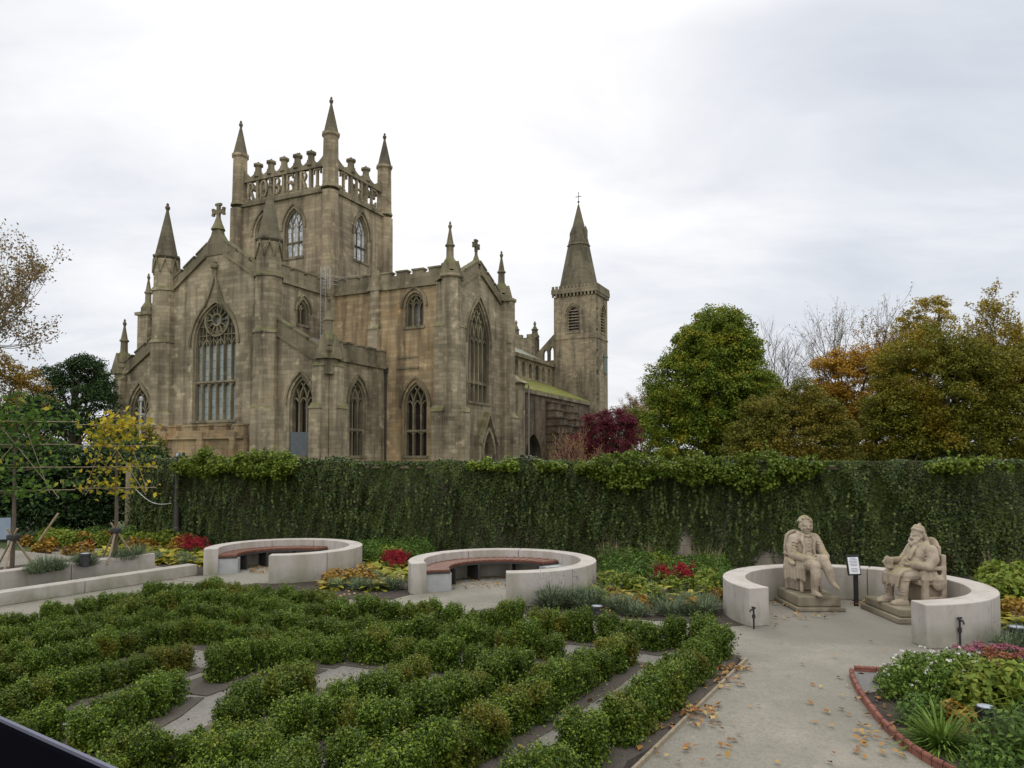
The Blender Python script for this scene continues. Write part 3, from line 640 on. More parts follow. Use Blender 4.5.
# --- old nave
NB0, NB1 = TBE, 50
hs = []
for k in range(6):
    b = 36.5 + k * 2.2; hs.append(win_poly(b, 1.05, 13.6, 15.0, 15.7))
wall(mapN(.5), NB0, NB1, 0, 16.0, hs, STONE_N)
for k in range(6): m = MB(); slab(m, win_poly(36.5 + k * 2.2, 1.04, 13.61, 15.0, 15.69), [], lambda s, z, d: (.5 - .5 - d, s, z), .05); m.build('blind_window', STONE_N, church)
m = MB(); m.box(.1, .85, NB0, NB1, 16.0, 16.5); m.build('eaves_cornice', STONE_D, church)
m = MB(); m.hexa([(-11, NB0, 16.4), (.2, NB0, 16.4), (.2, NB1, 16.4), (-11, NB1, 16.4), (-5.6, NB0, 19.2), (-5.2, NB0, 19.2), (-5.2, NB1, 19.2), (-5.6, NB1, 19.2)]); m.build('nave_roof', plain_mat('lichened_lead', (.2, .21, .16), .8, var=.3, scale=1), church)
hA = [(26.0, 0), (30.6, 0)] + arch_pts(28.3, 4.6, 2.6, 5.6)
wall(mapN(6.5), 21, 47.5, 0, 10.2, [hA], STONE_B); m = MB(); m.box(5.6, 6.75, 21, 47.6, 10.2, 10.62); m.build('eaves_cornice', STONE_D, church)
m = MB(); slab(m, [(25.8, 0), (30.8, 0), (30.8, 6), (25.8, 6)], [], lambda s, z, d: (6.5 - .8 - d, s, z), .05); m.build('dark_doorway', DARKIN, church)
m = MB(); m.hexa([(.4, 21, 10.3), (6.7, 21, 10.3), (6.7, 47.6, 10.3), (.4, 47.6, 10.3), (.4, 21, 13.4), (6.7, 21, 10.7), (6.7, 47.6, 10.7), (.4, 47.6, 13.4)]); m.build('aisle_roof', MOSSROOF, church)
m = MB(); m.box(5.8, 7.2, 22.6, 24.4, 0, 11.0); m.wedge(5.7, 7.7, 22.3, 24.7, 11.0, 12.2, '-x'); m.build('buttress', STONE_N, church)
m = MB(); m.tube([(7.5, 24.7, 0), (7.5, 24.7, 10.9)], .09, 6); m.build('drainpipe', plain_mat('pale_pipe', (.23, .2, .165), .8), church)
for b, n_ in ((33.0, 10), (38.2, 9)):             # massive stepped buttresses
    m = MB()
    for k in range(n_):
        p = .7 + k * .60; z = 9.7 - k * .94
        m.box(6.4, 6.5 + p, b - 1.0, b + 1.2, max(0, z - .94) if k < n_ - 1 else 0, z - .16); m.box(6.4, 6.5 + p + .16, b - 1.14, b + 1.34, z - .158, z)
    m.build('stepped_buttress', STONE_B, church)
# west front gables seen over the roof
m = MB(); m.box(-9.5, -3.0, 50.2, 52, 0, 20.9)
for k in range(4): m.box(-9.4 + k * 1.7, -8.5 + k * 1.7, 50.2, 50.8, 20.902, 21.4)
m.build('west_front', STONE_N, church); pinnacle(-6.4, 51, 20.9, 23.6, .45, .6); pinnacle(-3.3, 51, 20.9, 23.2, .45, .6)
mp = mapE(50.4); hs = [win_poly(-1.35, .62, 17.3, 18.3, 18.9), win_poly(-.35, .62, 17.3, 18.6, 19.3)]
wall(mp, -3.0, .6, 16, 21, hs, STONE_D, th=.5, outer=[(-3.0, 16), (.6, 16), (.6, 21.3), (.2, 21.3), (-3.0, 18.2)], name='pierced_gable')
# --- north-west tower with spire
W0, W1, WB0, WB1, WZ = .6, 7.0, 49, 54.2, 26.2
h1 = window(mapE(WB0), 3.6, 1.9, 20.9, 23.6, 24.8, 1, GL_DARK, STONE_N, louvre=True); h2 = window(mapN(W1), 52.1, 1.9, 20.9, 23.6, 24.8, 1, GL_DARK, STONE_N, louvre=True)
wall(mapE(WB0), W0, W1, 0, WZ, [h1], STONE_N); wall(mapN(W1), WB0 + .01, WB1, 0, WZ, [h2], STONE_N); wall(mapS(W0), WB0 + .01, WB1, 0, WZ, [], STONE_N); wall(mapW(WB1), W0 + .02, W1 - .02, 0, WZ, [], STONE_N)
m = MB(); m.box(W0 - .1, W1 + .1, WB0 - .1, WB0 + .3, 20.0, 20.2); m.box(W1 - .2, W1 + .102, WB0 + .31, WB1, 20.001, 20.201); m.build('string_course', STONE_N, church)
m = MB(); p = .3
m.box(W0 - p, W1 + p, WB0 - p, WB1 + p, 26.6, 27.3)
for k in range(13):
    s = W0 - p + .1 + k * (W1 - W0 + 2 * p - .45) / 12; m.box(s, s + .25, WB0 - p + .05, WB0, 26.15, 26.598); m.box(s, s + .3, WB0 - p, WB0 - p + .3, 27.302, 27.72)
    s = WB0 - p + .35 + k * (WB1 - WB0 + 2 * p - .8) / 12; m.box(W1, W1 + p - .05, s, s + .25, 26.151, 26.599); m.box(W1 + p - .3, W1 + p, s, s + .3, 27.303, 27.72)
m.build('parapet', STONE_D, church)
wx, wy = (W0 + W1) / 2 - .3, (WB0 + WB1) / 2
m = MB(); m.lathe(wx, wy, [(2.95, 27.2), (2.75, 28.3), (2.35, 30.3), (1.6, 34.0), (1.75, 34.05), (1.55, 34.4), (1.15, 36.0), (.1, 40.3)], 8)
for k in range(4):
    a = k * math.pi / 2 - .3; m.lathe(wx + 1.3 * math.cos(a), wy + 1.3 * math.sin(a), [(.32, 34.0), (.32, 36.2), (.0 + .03, 36.9)], 4)
o = m.build('spire', SPIRE, church)
m = MB(); m.tube([(wx, wy, 40.2), (wx, wy, 42.2)], .05, 5); m.tube([(wx - .45, wy, 41.5), (wx + .45, wy, 41.5)], .05, 5); m.lathe(wx, wy, [(.02, 40.5), (.2, 40.7), (.02, 40.9)], 8); m.build('weathervane', LEADPIPE, o)
m = MB(); m.box(W1 + .0, W1 + .12, 52.2, 53.6, 15.2, 17.6); m.box(W1, W1 + .2, 52.0, 53.8, 17.602, 17.8); m.build('clock_panel', plain_mat('green_clock', (.13, .155, .125), .8), church)

# ------------------------------------------------------------------ ground, path, beds
def soil_mat():
    m, t, bs, ln = new_mat('dark_soil'); co = nn(t, 'ShaderNodeTexCoord').outputs['Object']
    n = noise(t, co, 14, 6, .7); n2 = noise(t, co, 1.3, 4)
    c = ramp(t, n, [(.3, (.018, .013, .010)), (.55, (.042, .031, .024)), (.75, (.085, .066, .05))])
    c = mixc(t, mapr(t, n2, .45, .7, 0, .45), c, (.075, .05, .03)); ln.new(c, bs.inputs['Base Color']); bs.inputs['Roughness'].default_value = .95
    bump(t, bs, n, 1.0, .06); return m
def gravel_mat(name, a, b, c_):
    m, t, bs, ln = new_mat(name); co = nn(t, 'ShaderNodeTexCoord').outputs['Object']
    v = nn(t, 'ShaderNodeTexVoronoi'); v.inputs['Scale'].default_value = 55; ln.new(co, v.inputs['Vector'])
    n = noise(t, co, 18, 6, .7); n2 = noise(t, co, .7, 5, .65); n3 = noise(t, co, 4.5, 5, .7)
    c = ramp(t, v.outputs['Color'], [(0, tuple(x * .72 for x in a)), (1, tuple(x * 1.25 for x in a))])
    c = mixc(t, mapr(t, n, .4, .65, 0, .6), c, b); c = mixc(t, mapr(t, n2, .42, .68, 0, .75), c, c_)
    c = mixc(t, mapr(t, n3, .56, .72, 0, .5), c, tuple(x * .5 for x in a))
    n5 = noise(t, co, .28, 4, .6, .8); c = mixc(t, mapr(t, n5, .44, .62, 0, .6), c, tuple(x * .62 for x in a)); c = mixc(t, mapr(t, n5, .42, .30, 0, .5), c, tuple(min(1, x * 1.35) for x in b))
    n6 = noise(t, co, 38, 2, .5); c = mixc(t, mapr(t, n6, .68, .74, 0, .8), c, tuple(x * .35 for x in a))
    ln.new(c, bs.inputs['Base Color']); bs.inputs['Roughness'].default_value = .9
    h = nn(t, 'ShaderNodeMath', operation='ADD'); ln.new(v.outputs['Distance'], h.inputs[0]); ln.new(n, h.inputs[1]); bump(t, bs, h.outputs[0], .5, .015)
    return m
SOIL = soil_mat()
GRAVEL = gravel_mat('compacted_gravel', (.215, .197, .163), (.27, .25, .208), (.165, .157, .12))
GRAVEL2 = gravel_mat('parterre_gravel', (.20, .187, .168), (.26, .245, .222), (.13, .11, .085))
CHIP = gravel_mat('grey_chippings', (.16, .155, .15), (.21, .2, .19), (.12, .11, .1))
GRASS = plain_mat('lawn', (.05, .075, .02), .9, var=.4, scale=.8)
def sheet(name, poly, z, m, kind='structure'):
    k = MB(); a = sum(p[0] * q[1] - q[0] * p[1] for p, q in zip(poly, poly[1:] + poly[:1]))
    k.prism(list(poly) if a > 0 else list(poly)[::-1], -.05 - z, z); return tag(k.build(name, m), kind=kind)
sheet('ground', [(-1500, -200), (1500, -200), (1500, 2500), (-1500, 2500)], -.008, GRASS)
sheet('path', [(-13, -2), (12, -2), (12, 15.6), (-13, 23)], 0, GRAVEL)
e1 = Vector((.886, -.464)); e2 = Vector((.464, .886))
# planted soil between the rings and the ivy wall
def wall_y(x): return 19.4 - .3 * x
sheet('flower_bed', [(-10.6, 19.6), (-7.2, 16.7), (-6.2, 15.2), (-1.0, 12.55), (1.55, 11.95), (3.3, 11.3)] + [(5.44 + 1.8 * math.cos(R(a)), 11.95 + 1.8 * math.sin(R(a))) for a in range(196, -64, -10)] + [(6.9, 10.0), (7.6, 9.75), (12, 11), (12, wall_y(12) - .1), (-10.6, wall_y(-10.6) - .1)], .006, SOIL)
P0 = Vector((2.72, 9.55)); par = [P0 + Vector((.1, .1)), P0 - e1 * 9.6 + e2 * .35, P0 - e1 * 9.6 - e2 * 11.5, P0 - e2 * 11.5 + Vector((-.1, 0))]
sheet('parterre', [tuple(p) for p in par], .006, GRAVEL2)

# ------------------------------------------------------------------ pale concrete rings and walls
def concrete(name, c, stain):
    m, t, bs, ln = new_mat(name); co = nn(t, 'ShaderNodeTexCoord').outputs['Object']
    n = noise(t, co, 1.6, 6, .65, .4); n2 = noise(t, co, 9, 5, .7)
    mp_ = nn(t, 'ShaderNodeMapping'); ln.new(co, mp_.inputs[0]); mp_.inputs['Scale'].default_value = (3, 3, .5); n3 = noise(t, mp_.outputs[0], 1.4, 4)
    b = mixc(t, mapr(t, n, .35, .7, 0, .6), c, tuple(x * .72 for x in c)); b = mixc(t, mapr(t, n3, .46, .68, 0, .7), b, stain)
    sz_ = nn(t, 'ShaderNodeSeparateXYZ'); ln.new(co, sz_.inputs[0]); al = nn(t, 'ShaderNodeMath', operation='MULTIPLY'); ln.new(mapr(t, sz_.outputs[2], .02, .34, .95, 0), al.inputs[0]); ln.new(mapr(t, n, .35, .62, .15, 1), al.inputs[1])
    b = mixc(t, al.outputs[0], b, (.19, .19, .125))
    b = mixc(t, mapr(t, n2, .54, .72, 0, .45), b, tuple(x * .5 for x in c)); ln.new(b, bs.inputs['Base Color'])
    bs.inputs['Roughness'].default_value = .8; bump(t, bs, n2, .25, .01); return m
CONC = concrete('cast_stone', (.43, .395, .365), (.27, .25, .19)); JOINT = plain_mat('joint', (.12, .11, .10), .9)
WOOD = plain_mat('red_brown_hardwood', (.14, .05, .027), .5, var=.35, scale=9); STEEL = plain_mat('grey_bench_steel', (.36, .37, .37), .5, .3, var=.15)
def ring(cx, cy, Ro, th, h, a0, a1, label, joints=7):
    root = empty('ring_wall', (cx, cy, 0)); tag(root, label, 'curved wall', 'circular pale stone seat walls')
    n = 5 * joints
    for j in range(joints):                          # cast segments with open joints
        m = MB(); s = a0 + (a1 - a0) * j / joints + (.0035 if j else 0); e = a0 + (a1 - a0) * (j + 1) / joints - (.0035 if j < joints - 1 else 0); k = 12
        vs = []
        for i in range(k + 1):
            a = s + (e - s) * i / k
            for r_, z in ((Ro, 0), (Ro - th, 0), (Ro - th, h), (Ro, h)): vs.append((r_ * math.cos(a), r_ * math.sin(a), z))
        fs = [(4 * i + q, 4 * i + (q + 1) % 4, 4 * i + 4 + (q + 1) % 4, 4 * i + 4 + q) for i in range(k) for q in range(4)] + [(3, 2, 1, 0), tuple(4 * k + q for q in range(4))]
        m.add(vs, fs); m.build('wall_segment', CONC, root, bevel=.012)
    m = MB()
    for j in range(1, joints):
        a = a0 + (a1 - a0) * j / joints
        m.add([(r_ * math.cos(a + d), r_ * math.sin(a + d), z) for d in (-.0034, .0034) for r_, z in ((Ro - .02, 0), (Ro - th + .02, 0), (Ro - th + .02, h - .015), (Ro - .02, h - .015))], [(0, 1, 2, 3), (7, 6, 5, 4), (0, 4, 5, 1), (1, 5, 6, 2), (2, 6, 7, 3), (3, 7, 4, 0)])
    m.build('joint_filling', JOINT, root)
    return root
def bench(cx, cy, r0, r1, a0, a1, label):
    root = empty('curved_bench', (cx, cy, 0)); tag(root, label, 'bench', 'curved timber benches')
    n = 64; m = MB()
    for i in range(n):                               # radial slats
        s = a0 + (a1 - a0) * i / n; e = s + (a1 - a0) / n * .9; dz = .004 * (i % 3)
        m.hexa([(r * math.cos(a), r * math.sin(a), z) for z in (.385, .425 + dz) for r, a in ((r0, s), (r1, s), (r1, e), (r0, e))])
    m.build('seat', WOOD, root)
    m = MB()
    for i in range(40):
        s = a0 + (a1 - a0) * i / 40; e = a0 + (a1 - a0) * (i + 1) / 40
        m.hexa([(r * math.cos(a), r * math.sin(a), z) for z in (.345, .378) for r, a in ((r0 + .01, s), (r1 - .01, s), (r1 - .01, e), (r0 + .01, e))])
    m.build('seat_frame', LEADPIPE, root)
    for k in range(5):
        a = a0 + (a1 - a0) * (k + .02) / 4.1; da = .26 if k in (0, 4) else .03; m = MB()
        m.hexa([(r * math.cos(q), r * math.sin(q), z) for z in (.0, .343) for r, q in ((r0 + .03, a), (r1 - .03, a), (r1 - .03, a + math.copysign(da, a1 - a0)), (r0 + .03, a + math.copysign(da, a1 - a0)))])
        m.build('leg', STEEL if k in (0, 4) else LEADPIPE, root)
G0, G1 = R(-87), R(201.5)
ring(-5.13, 16.85, 1.71, .30, .58, R(-84), R(201), 'pale circular stone wall with timber bench, farthest of the three, beside the low garden wall', 7)
ring(-.187, 14.62, 1.83, .30, .58, G0, G1, 'pale circular stone wall with timber bench, between two beds of yellow hostas', 7)
ring(5.44, 11.95, 1.985, .36, .58, R(-87.5), R(200.5), 'pale circular stone wall around the two seated statues', 8)
bench(-5.15, 16.8, 1.44, 1.0, R(197), R(62), 'red-brown curved slatted bench inside the ring beside the low garden wall')
bench(-.187, 14.62, 1.51, 1.05, R(198), R(40), 'red-brown curved slatted bench inside the ring nearest the hedges')
for c, r_ in (((-5.13, 16.85), 1.65), ((-.187, 14.62), 1.77)):
    sheet('ring_floor', [(c[0] + r_ * math.cos(k * math.pi / 24), c[1] + r_ * math.sin(k * math.pi / 24)) for k in range(48)], .012, GRAVEL)
sheet('ring_entry', [(-1.9, 13.9), (-.187, 14.4), (-.1, 12.8), (-.9, 12.3), (-2.4, 13.0)], .009, GRAVEL); sheet('ring_entry', [(-6.8, 16.2), (-5.2, 16.6), (-5.0, 15.35), (-5.7, 14.9), (-7.3, 15.8)], .009, GRAVEL)
# low stepped walls at the left
wd_ = Vector((-.478, -.878)); wn_ = Vector((-.878, .478)); F0 = Vector((-6.9, 16.35))
def low_wall(p, length, th, z0, z1, nseg, label, ret=0):
    root = empty('low_wall', (p.x, p.y, 0), math.atan2(wd_.y, wd_.x)); tag(root, label, 'low wall', 'low pale stone garden walls')
    L = length / nseg
    for k in range(nseg):
        m = MB(); m.box(k * L + (.006 if k else 0), (k + 1) * L - .006, -th, 0, z0, z1); m.build('wall_segment', CONC, root, bevel=.012)
    if ret: m = MB(); m.box(-.001, .3, -th - ret, -th - .004, z0, z1); m.build('return_wall', CONC, root, bevel=.012)
low_wall(F0, 7.5, .3, 0, .235, 3, 'long low pale stone kerb wall behind the hedges, lower of two')
low_wall(F0 + wd_ * .35 + wn_ * .95, 7.4, .3, 0, .46, 4, 'pale stone planter wall below the two trained young trees', .5)
sheet('planter_soil', [tuple(F0 + wd_ * q + wn_ * r_) for q, r_ in ((.40, 1.25), (8, 1.25), (8, 2.3), (.40, 2.3))], .37, SOIL)
m = MB(); q = F0 + wn_ * .31; a, b, c, d = q, q + wd_ * 7.5, q + wd_ * 7.5 + wn_ * .63, q + wn_ * .63
m.prism([tuple(p) for p in (a, d, c, b)], 0, .10); tag(m.build('terrace_ledge', GRAVEL), kind='structure')
m = MB(); q = F0 + wd_ * .8 + wn_ * 2.31; m.prism([tuple(p) for p in (q, q + wn_ * 5, q + wn_ * 5 + wd_ * 9, q + wd_ * 9)], 0, .30); tag(m.build('upper_terrace', GRAVEL), kind='structure')

# ------------------------------------------------------------------ foliage builders
def blob_leaves(C, rad, n, L, W, r=rng, squash=.8, outward=.6, up=.35):
    """n leaves around each clump centre"""
    C = np.asarray(C, float); k = len(C); rad = np.broadcast_to(rad, (k,))
    d = unit(r.normal(size=(k, n, 3))); q = r.random((k, n, 1)) ** .45
    P = C[:, None] + d * q * rad[:, None, None] * np.array([1, 1, squash]); N = d * outward + np.array([0, 0, up]) + r.normal(size=(k, n, 3)) * .45
    P = P.reshape(-1, 3); N = N.reshape(-1, 3); s = r.uniform(.7, 1.3, (len(P), 1))
    return leaf_verts(P, N, L * s, W * s, r)
BOX1 = leaf_mat('box_leaf', [(0, (.014, .028, .005)), (.35, (.036, .066, .009)), (.7, (.074, .12, .015)), (1, (.14, .19, .03))], clump=[(.55, .70, .75, (.13, .105, .020))], cs=1.6, trans=.2, rough=.42, spec=.4)
BOX2 = leaf_mat('box_new_leaf', [(0, (.06, .095, .015)), (.5, (.11, .16, .024)), (1, (.19, .22, .04))], trans=.25, rough=.45)
TWIG = plain_mat('twig', (.07, .05, .035), .9)
def box_bush(seed):
    r = np.random.default_rng(seed); nC = 165; u = unit(r.normal(size=(nC, 3))); u[:, 2] = np.abs(u[:, 2]) - .5 * (r.random(nC) < .45)
    hw, hh = r.uniform(.145, .175), r.uniform(.185, .215); ph = r.uniform(0, 6.28, 6)
    p = np.sign(u) * np.abs(u) ** .6; an = np.arctan2(u[:, 1], u[:, 0])
    p *= (1 + .13 * np.sin(an * 3 + ph[0]) + .10 * np.sin(an * 5 + ph[1] + u[:, 2] * 4))[:, None] * r.uniform(.66, 1.0, (nC, 1)); C = p * np.array([hw, hw, hh]) + np.array([0, 0, hh + .02]); C[:, 2] = np.maximum(C[:, 2], .05)
    V = np.concatenate([blob_leaves(C[k::3], r.uniform(.028, .045, len(C[k::3])), 46 - 8 * k, L_, L_ * .62, r, 1.6, .85, .3) for k, L_ in enumerate((.016, .020, .025))])
    c2 = r.normal(size=(1300, 3)) * np.array([.07, .07, .08]) + np.array([0, 0, .17]); c2[:, 2] = np.abs(c2[:, 2]) + .01; V = np.concatenate([V, leaf_verts(c2, r.normal(size=c2.shape), .035, .024, r)])
    lo = r.normal(size=(500, 3)); lo = lo / np.linalg.norm(lo[:, :2], axis=1, keepdims=True) * np.array([.14, .14, 0]); lo[:, 2] = r.uniform(.01, .12, 500); V = np.concatenate([V, leaf_verts(lo + r.normal(size=lo.shape) * .02 * np.array([1, 1, .3]), lo + r.normal(size=lo.shape) * .1, .03, .02, r)])
    nb = len(V) // 4; top = C[C[:, 2] > .27]; tp = top[r.integers(0, len(top), 150)] + r.normal(size=(150, 3)) * .03 + np.array([0, 0, .05]); V = np.concatenate([V, leaf_verts(tp, r.normal(size=tp.shape) * .5 + np.array([0, 0, .8]), .020, .012, r)])
    top = C[C[:, 2] > .29]; d = top[r.integers(0, len(top), 8)]      # stray shoots
    for q in d:
        z = np.linspace(0, r.uniform(.03, .075), 7)[:, None]; a = unit(r.normal(size=3) * .4 + np.array([0, 0, 1]))
        V = np.concatenate([V, leaf_verts(q + a * z + r.normal(size=(7, 3)) * .008, r.normal(size=(7, 3)) + np.array([0, 0, .5]), .03, .016, r)])
    return np_mesh('shrub', V, 4, None, (np.arange(len(V) // 4) >= nb).astype(int), [BOX1, BOX2])
def bush_stems():
    m = MB()
    for k in range(7): a = k * .9; m.tube([(.02 * math.cos(a), .02 * math.sin(a), 0), (.08 * math.cos(a), .08 * math.sin(a), .15), (.12 * math.cos(a), .12 * math.sin(a), .28)], [.012, .009, .004], 4)
    return m
BUSHES = [box_bush(s) for s in range(6)]
SOIL2 = gravel_mat('dirty_gravel_soil', (.075, .062, .048), (.13, .112, .09), (.048, .038, .028))
soil_n = 0
def hedge(pix, label, z=.37, sp=.33, sc_=1.0):
    pts = [at(x, y, z) for x, y in pix] if len(pix[0]) == 2 else [Vector(p) for p in pix]
    root = empty('box_hedge', (pts[0].x, pts[0].y, 0)); tag(root, label, 'hedge', 'clipped box hedges of the parterre')
    carry = 0; k = 0
    for a, b in zip(pts[:-1], pts[1:]):
        L = (b - a).length; s = carry
        while s < L:
            p = a.lerp(b, s / L); k += 1
            o = link_mesh('shrub', BUSHES[random.randrange(6)], root); q = random.uniform(.86, 1.16) * sc_
            o.location = (p.x - pts[0].x + random.uniform(-.03, .03), p.y - pts[0].y + random.uniform(-.03, .03), random.uniform(-.03, 0)); o.rotation_euler = (random.uniform(-.06, .06), random.uniform(-.06, .06), random.uniform(0, 6.28)); o.scale = (q, q, q * random.uniform(.88, 1.08))
            s += sp * q * random.uniform(.9, 1.12)
        carry = s - L
    bush_stems().build('stem', TWIG, root)
    for i in range(len(pts) - 1):
        a, b = pts[i].xy, pts[i + 1].xy; d = (b - a).normalized(); nr = Vector((-d.y, d.x)); w = .27; a, b = a - d * .2, b + d * .2
        global soil_n; soil_n += 1
        sheet('hedge_soil', [tuple(q) for q in (a + nr * w, (a + b) / 2 + nr * (w + .05), b + nr * w, b - nr * w, (a + b) / 2 - nr * (w + .03), a - nr * w)], .010 + .00025 * (soil_n % 40), SOIL2)
HEDGES = [
 ([(716, 628), (683, 655), (647, 684), (595, 711), (561, 741), (535, 763), (500, 800)], 'box hedge row on the outer edge beside the wide gravel path'),
 ([(621, 634), (561, 667), (509, 693), (457, 726), (406, 746), (376, 762), (340, 790)], 'box hedge row second in from the wide gravel path'),
 ([(522, 646), (462, 672), (406, 697), (359, 720)], 'box hedge row third in from the wide gravel path'),
 ([(414, 655), (363, 676), (320, 693), (262, 722), (215, 750)], 'box hedge row fourth in from the wide gravel path'),
 ([(367, 600), (440, 604), (513, 609), (580, 614), (629, 618), (655, 622)], 'box hedge row running along the front of the middle stone ring'),
 ([(676, 620), (712, 622)], 'short piece of box hedge standing alone beside the path corner'),
 ([(367, 615), (425, 619), (483, 624), (540, 629), (570, 634)], 'box hedge row second back from the middle stone ring'),
 ([(359, 631), (419, 637), (479, 643)], 'box hedge row third back from the middle stone ring'),
 ([(342, 592), (300, 588), (250, 581), (205, 577), (160, 583), (100, 594), (45, 604), (-15, 616)], 'box hedge row against the low pale stone kerb wall'),
 ([(349, 603), (310, 600), (255, 593), (205, 589), (150, 597), (85, 609), (20, 622), (-20, 630)], 'box hedge row next in from the low kerb wall'),
 ([(345, 617), (300, 612), (250, 606), (200, 601), (140, 611), (75, 624), (10, 639), (-20, 646)], 'box hedge row third in from the low kerb wall'),
 ([(335, 632), (290, 627), (240, 620), (190, 615), (130, 627), (65, 641), (0, 657), (-25, 663)], 'box hedge row fourth in from the low kerb wall'),
 ([(300, 643), (255, 638), (220, 648), (200, 655)], 'short box hedge in the middle of the parterre left of the path break'),
 ([(180, 640), (130, 652), (75, 664), (20, 682), (-20, 694)], 'box hedge row with pale gravel showing beneath it at the left edge'),
 ([(303, 659), (262, 676), (222, 696)], 'stubby box hedge block with bronzed tips in the parterre middle'),
 ([(170, 668), (128, 690), (85, 716)], 'thick box hedge block with pale gravel on both sides'),
 ([(345, 731), (290, 742), (225, 728), (165, 722), (115, 742), (90, 775)], 'nearest thick box hedge mass at the bottom of the parterre'),
 ([(290, 765), (215, 755), (150, 765)], 'box hedge row at the foot of the photo behind the dark rail'),
 ([(50, 700), (15, 712), (-15, 722)], 'small box hedge clump just above the dark rail'),
]
for k_, (p, l) in enumerate(HEDGES): hedge(p, l, sc_=.86 if 8 <= k_ <= 13 else .93 if k_ >= 6 else 1.0)
m = MB(); a = Vector((2.95, 9.42)); b = Vector((.7, 5.6)); d = (b - a).normalized(); nrm = Vector((-d.y, d.x)) * .014
m.prism([tuple(a + nrm), tuple(a - nrm), tuple(b - nrm), tuple(b + nrm)], 0, .035); tag(m.build('timber_edging', plain_mat('weathered_timber', (.26, .215, .15), .8, var=.3, scale=20)), 'thin weathered timber edging board between outer hedge and gravel path', 'edging')
sheet('hedge_soil', [(2.93, 9.4), (2.2, 9.75), (-.9, 4.5), (.55, 5.4)], .010, SOIL)

# ------------------------------------------------------------------ ivy wall
WX0, WX1 = -11.6, 16
wdir = Vector((1, -.3, 0)).normalized(); ROT = math.atan2(-.3, 1); WL = (WX1 - WX0) / wdir.x
root = empty('garden_wall', (WX0, wall_y(WX0), 0), ROT); tag(root, 'long stone garden wall almost hidden by ivy, a bare patch of stone showing at its foot', 'wall')
m = MB(); m.box(0, WL, .02, .5, 0, 2.3); m.build('masonry', stone_mat('rubble_stone', (.12, .105, .085), (.22, .195, .16), (.32, .28, .23), (.26, .21, .15), .5, .5, .22), root)
m = MB(); m.box(-.05, WL, -.04, .56, 2.302, 2.4); m.build('coping', STONE_D, root); m = MB(); m.box(-.3, .25, -.1, .62, 0, 2.45); m.build('end_pier', STONE_D, root)
IVY = leaf_mat('ivy_leaf', [(0, (.008, .015, .004)), (.4, (.018, .033, .008)), (.75, (.040, .062, .014)), (1, (.105, .125, .035))], clump=[(.50, .66, .6, (.055, .075, .016)), (.44, .30, .7, (.034, .026, .010))], cs=1.3, trans=.12, rough=.45, spec=.4, gain=1.32)
n = 240000; s = rng.random(n) * WL; z = 2.5 * rng.random(n) ** .9
bulge = .16 + .10 * np.sin(s * 1.7 + z * 1.1) + .07 * np.sin(s * 4.3 + 1 + z * .7) + .05 * np.sin(s * 9.1 + z * 2.3) + .08 * np.sin(s * .63)
bulge = bulge + .13 * np.clip(np.sin(s * 7.3 + z * 3.2 + 1.5 * np.sin(s * 1.9)) * np.sin(z * 1.7 + s * 1.3), -.3, 1) + .10 * np.clip(np.sin(s * 13.1 - z * 4.1 + 2 * np.sin(s * .8)), 0, 1); bulge = np.maximum(bulge, .03)
bulge *= np.where(z > 2.2, np.sqrt(np.clip((2.6 - z) / .4, .05, 1)), 1)
patch = lambda c, w, h: ((s - c) / w) ** 2 + ((z - 0) / h) ** 2 < rng.uniform(.55, 1.15, n)
sx = lambda px: ((at(px, 563)).x - WX0) / wdir.x
keep = ~(patch(sx(685), .28, .95) | patch(sx(760), .38, .45) | patch(sx(678), .55, .3))
y = -np.abs(bulge) * rng.random(n) ** .35
P = np.stack([s, y, z], 1)[keep]; N = np.stack([rng.normal(size=n) * .5, -1 + 0 * s, .45 + rng.normal(size=n) * .4], 1)[keep]
sz = rng.uniform(.55, 1.2, (len(P), 1)) * (1 + .22 * np.sin(P[:, :1] * .9 + P[:, 2:3] * 1.3)); V = [leaf_verts(P, N, .054 * sz, .045 * sz, fold=.05)]
n2 = 15000; s2 = rng.random(n2) * WL; th2 = .10 + .07 * np.sin(s2 * 1.1 + 1) + .07 * np.sin(s2 * 2.1) + .06 * np.sin(s2 * 5.7)                                  # over the top
P = np.stack([s2, rng.uniform(-.15, .6, n2), 2.38 + rng.random(n2) * np.abs(th2)], 1); N = rng.normal(size=(n2, 3)) * .5 + np.array([0, -.4, .8]); V.append(leaf_verts(P, N, .085, .07, fold=.05))
strand = rng.random(260) * WL                                                                                                       # hanging strands
for q in strand:
    z0 = rng.uniform(.9, 2.4); k = int(rng.integers(8, 22)); zz = z0 - np.arange(k) * .055; zz = zz[zz > .1]; k = len(zz)
    P = np.stack([q + np.cumsum(rng.normal(size=k) * .018), -.30 - .07 * rng.random(k), zz], 1); V.append(leaf_verts(P, rng.normal(size=(k, 3)) * .4 + np.array([0, -1, .5]), .085, .07, fold=.05))
iv = link_mesh('ivy', np_mesh('ivy', np.concatenate(V), 4, IVY)); iv.location = root.location; iv.rotation_euler = root.rotation_euler
tag(iv, 'dense dark green ivy curtain hanging over the whole long garden wall', 'ivy')
CLIMB = leaf_mat('climber_leaf', [(0, (.045, .075, .012)), (.5, (.085, .128, .018)), (1, (.165, .205, .038))], clump=[(.55, .75, .5, (.17, .19, .035))], cs=1.2, trans=.28, rough=.45)
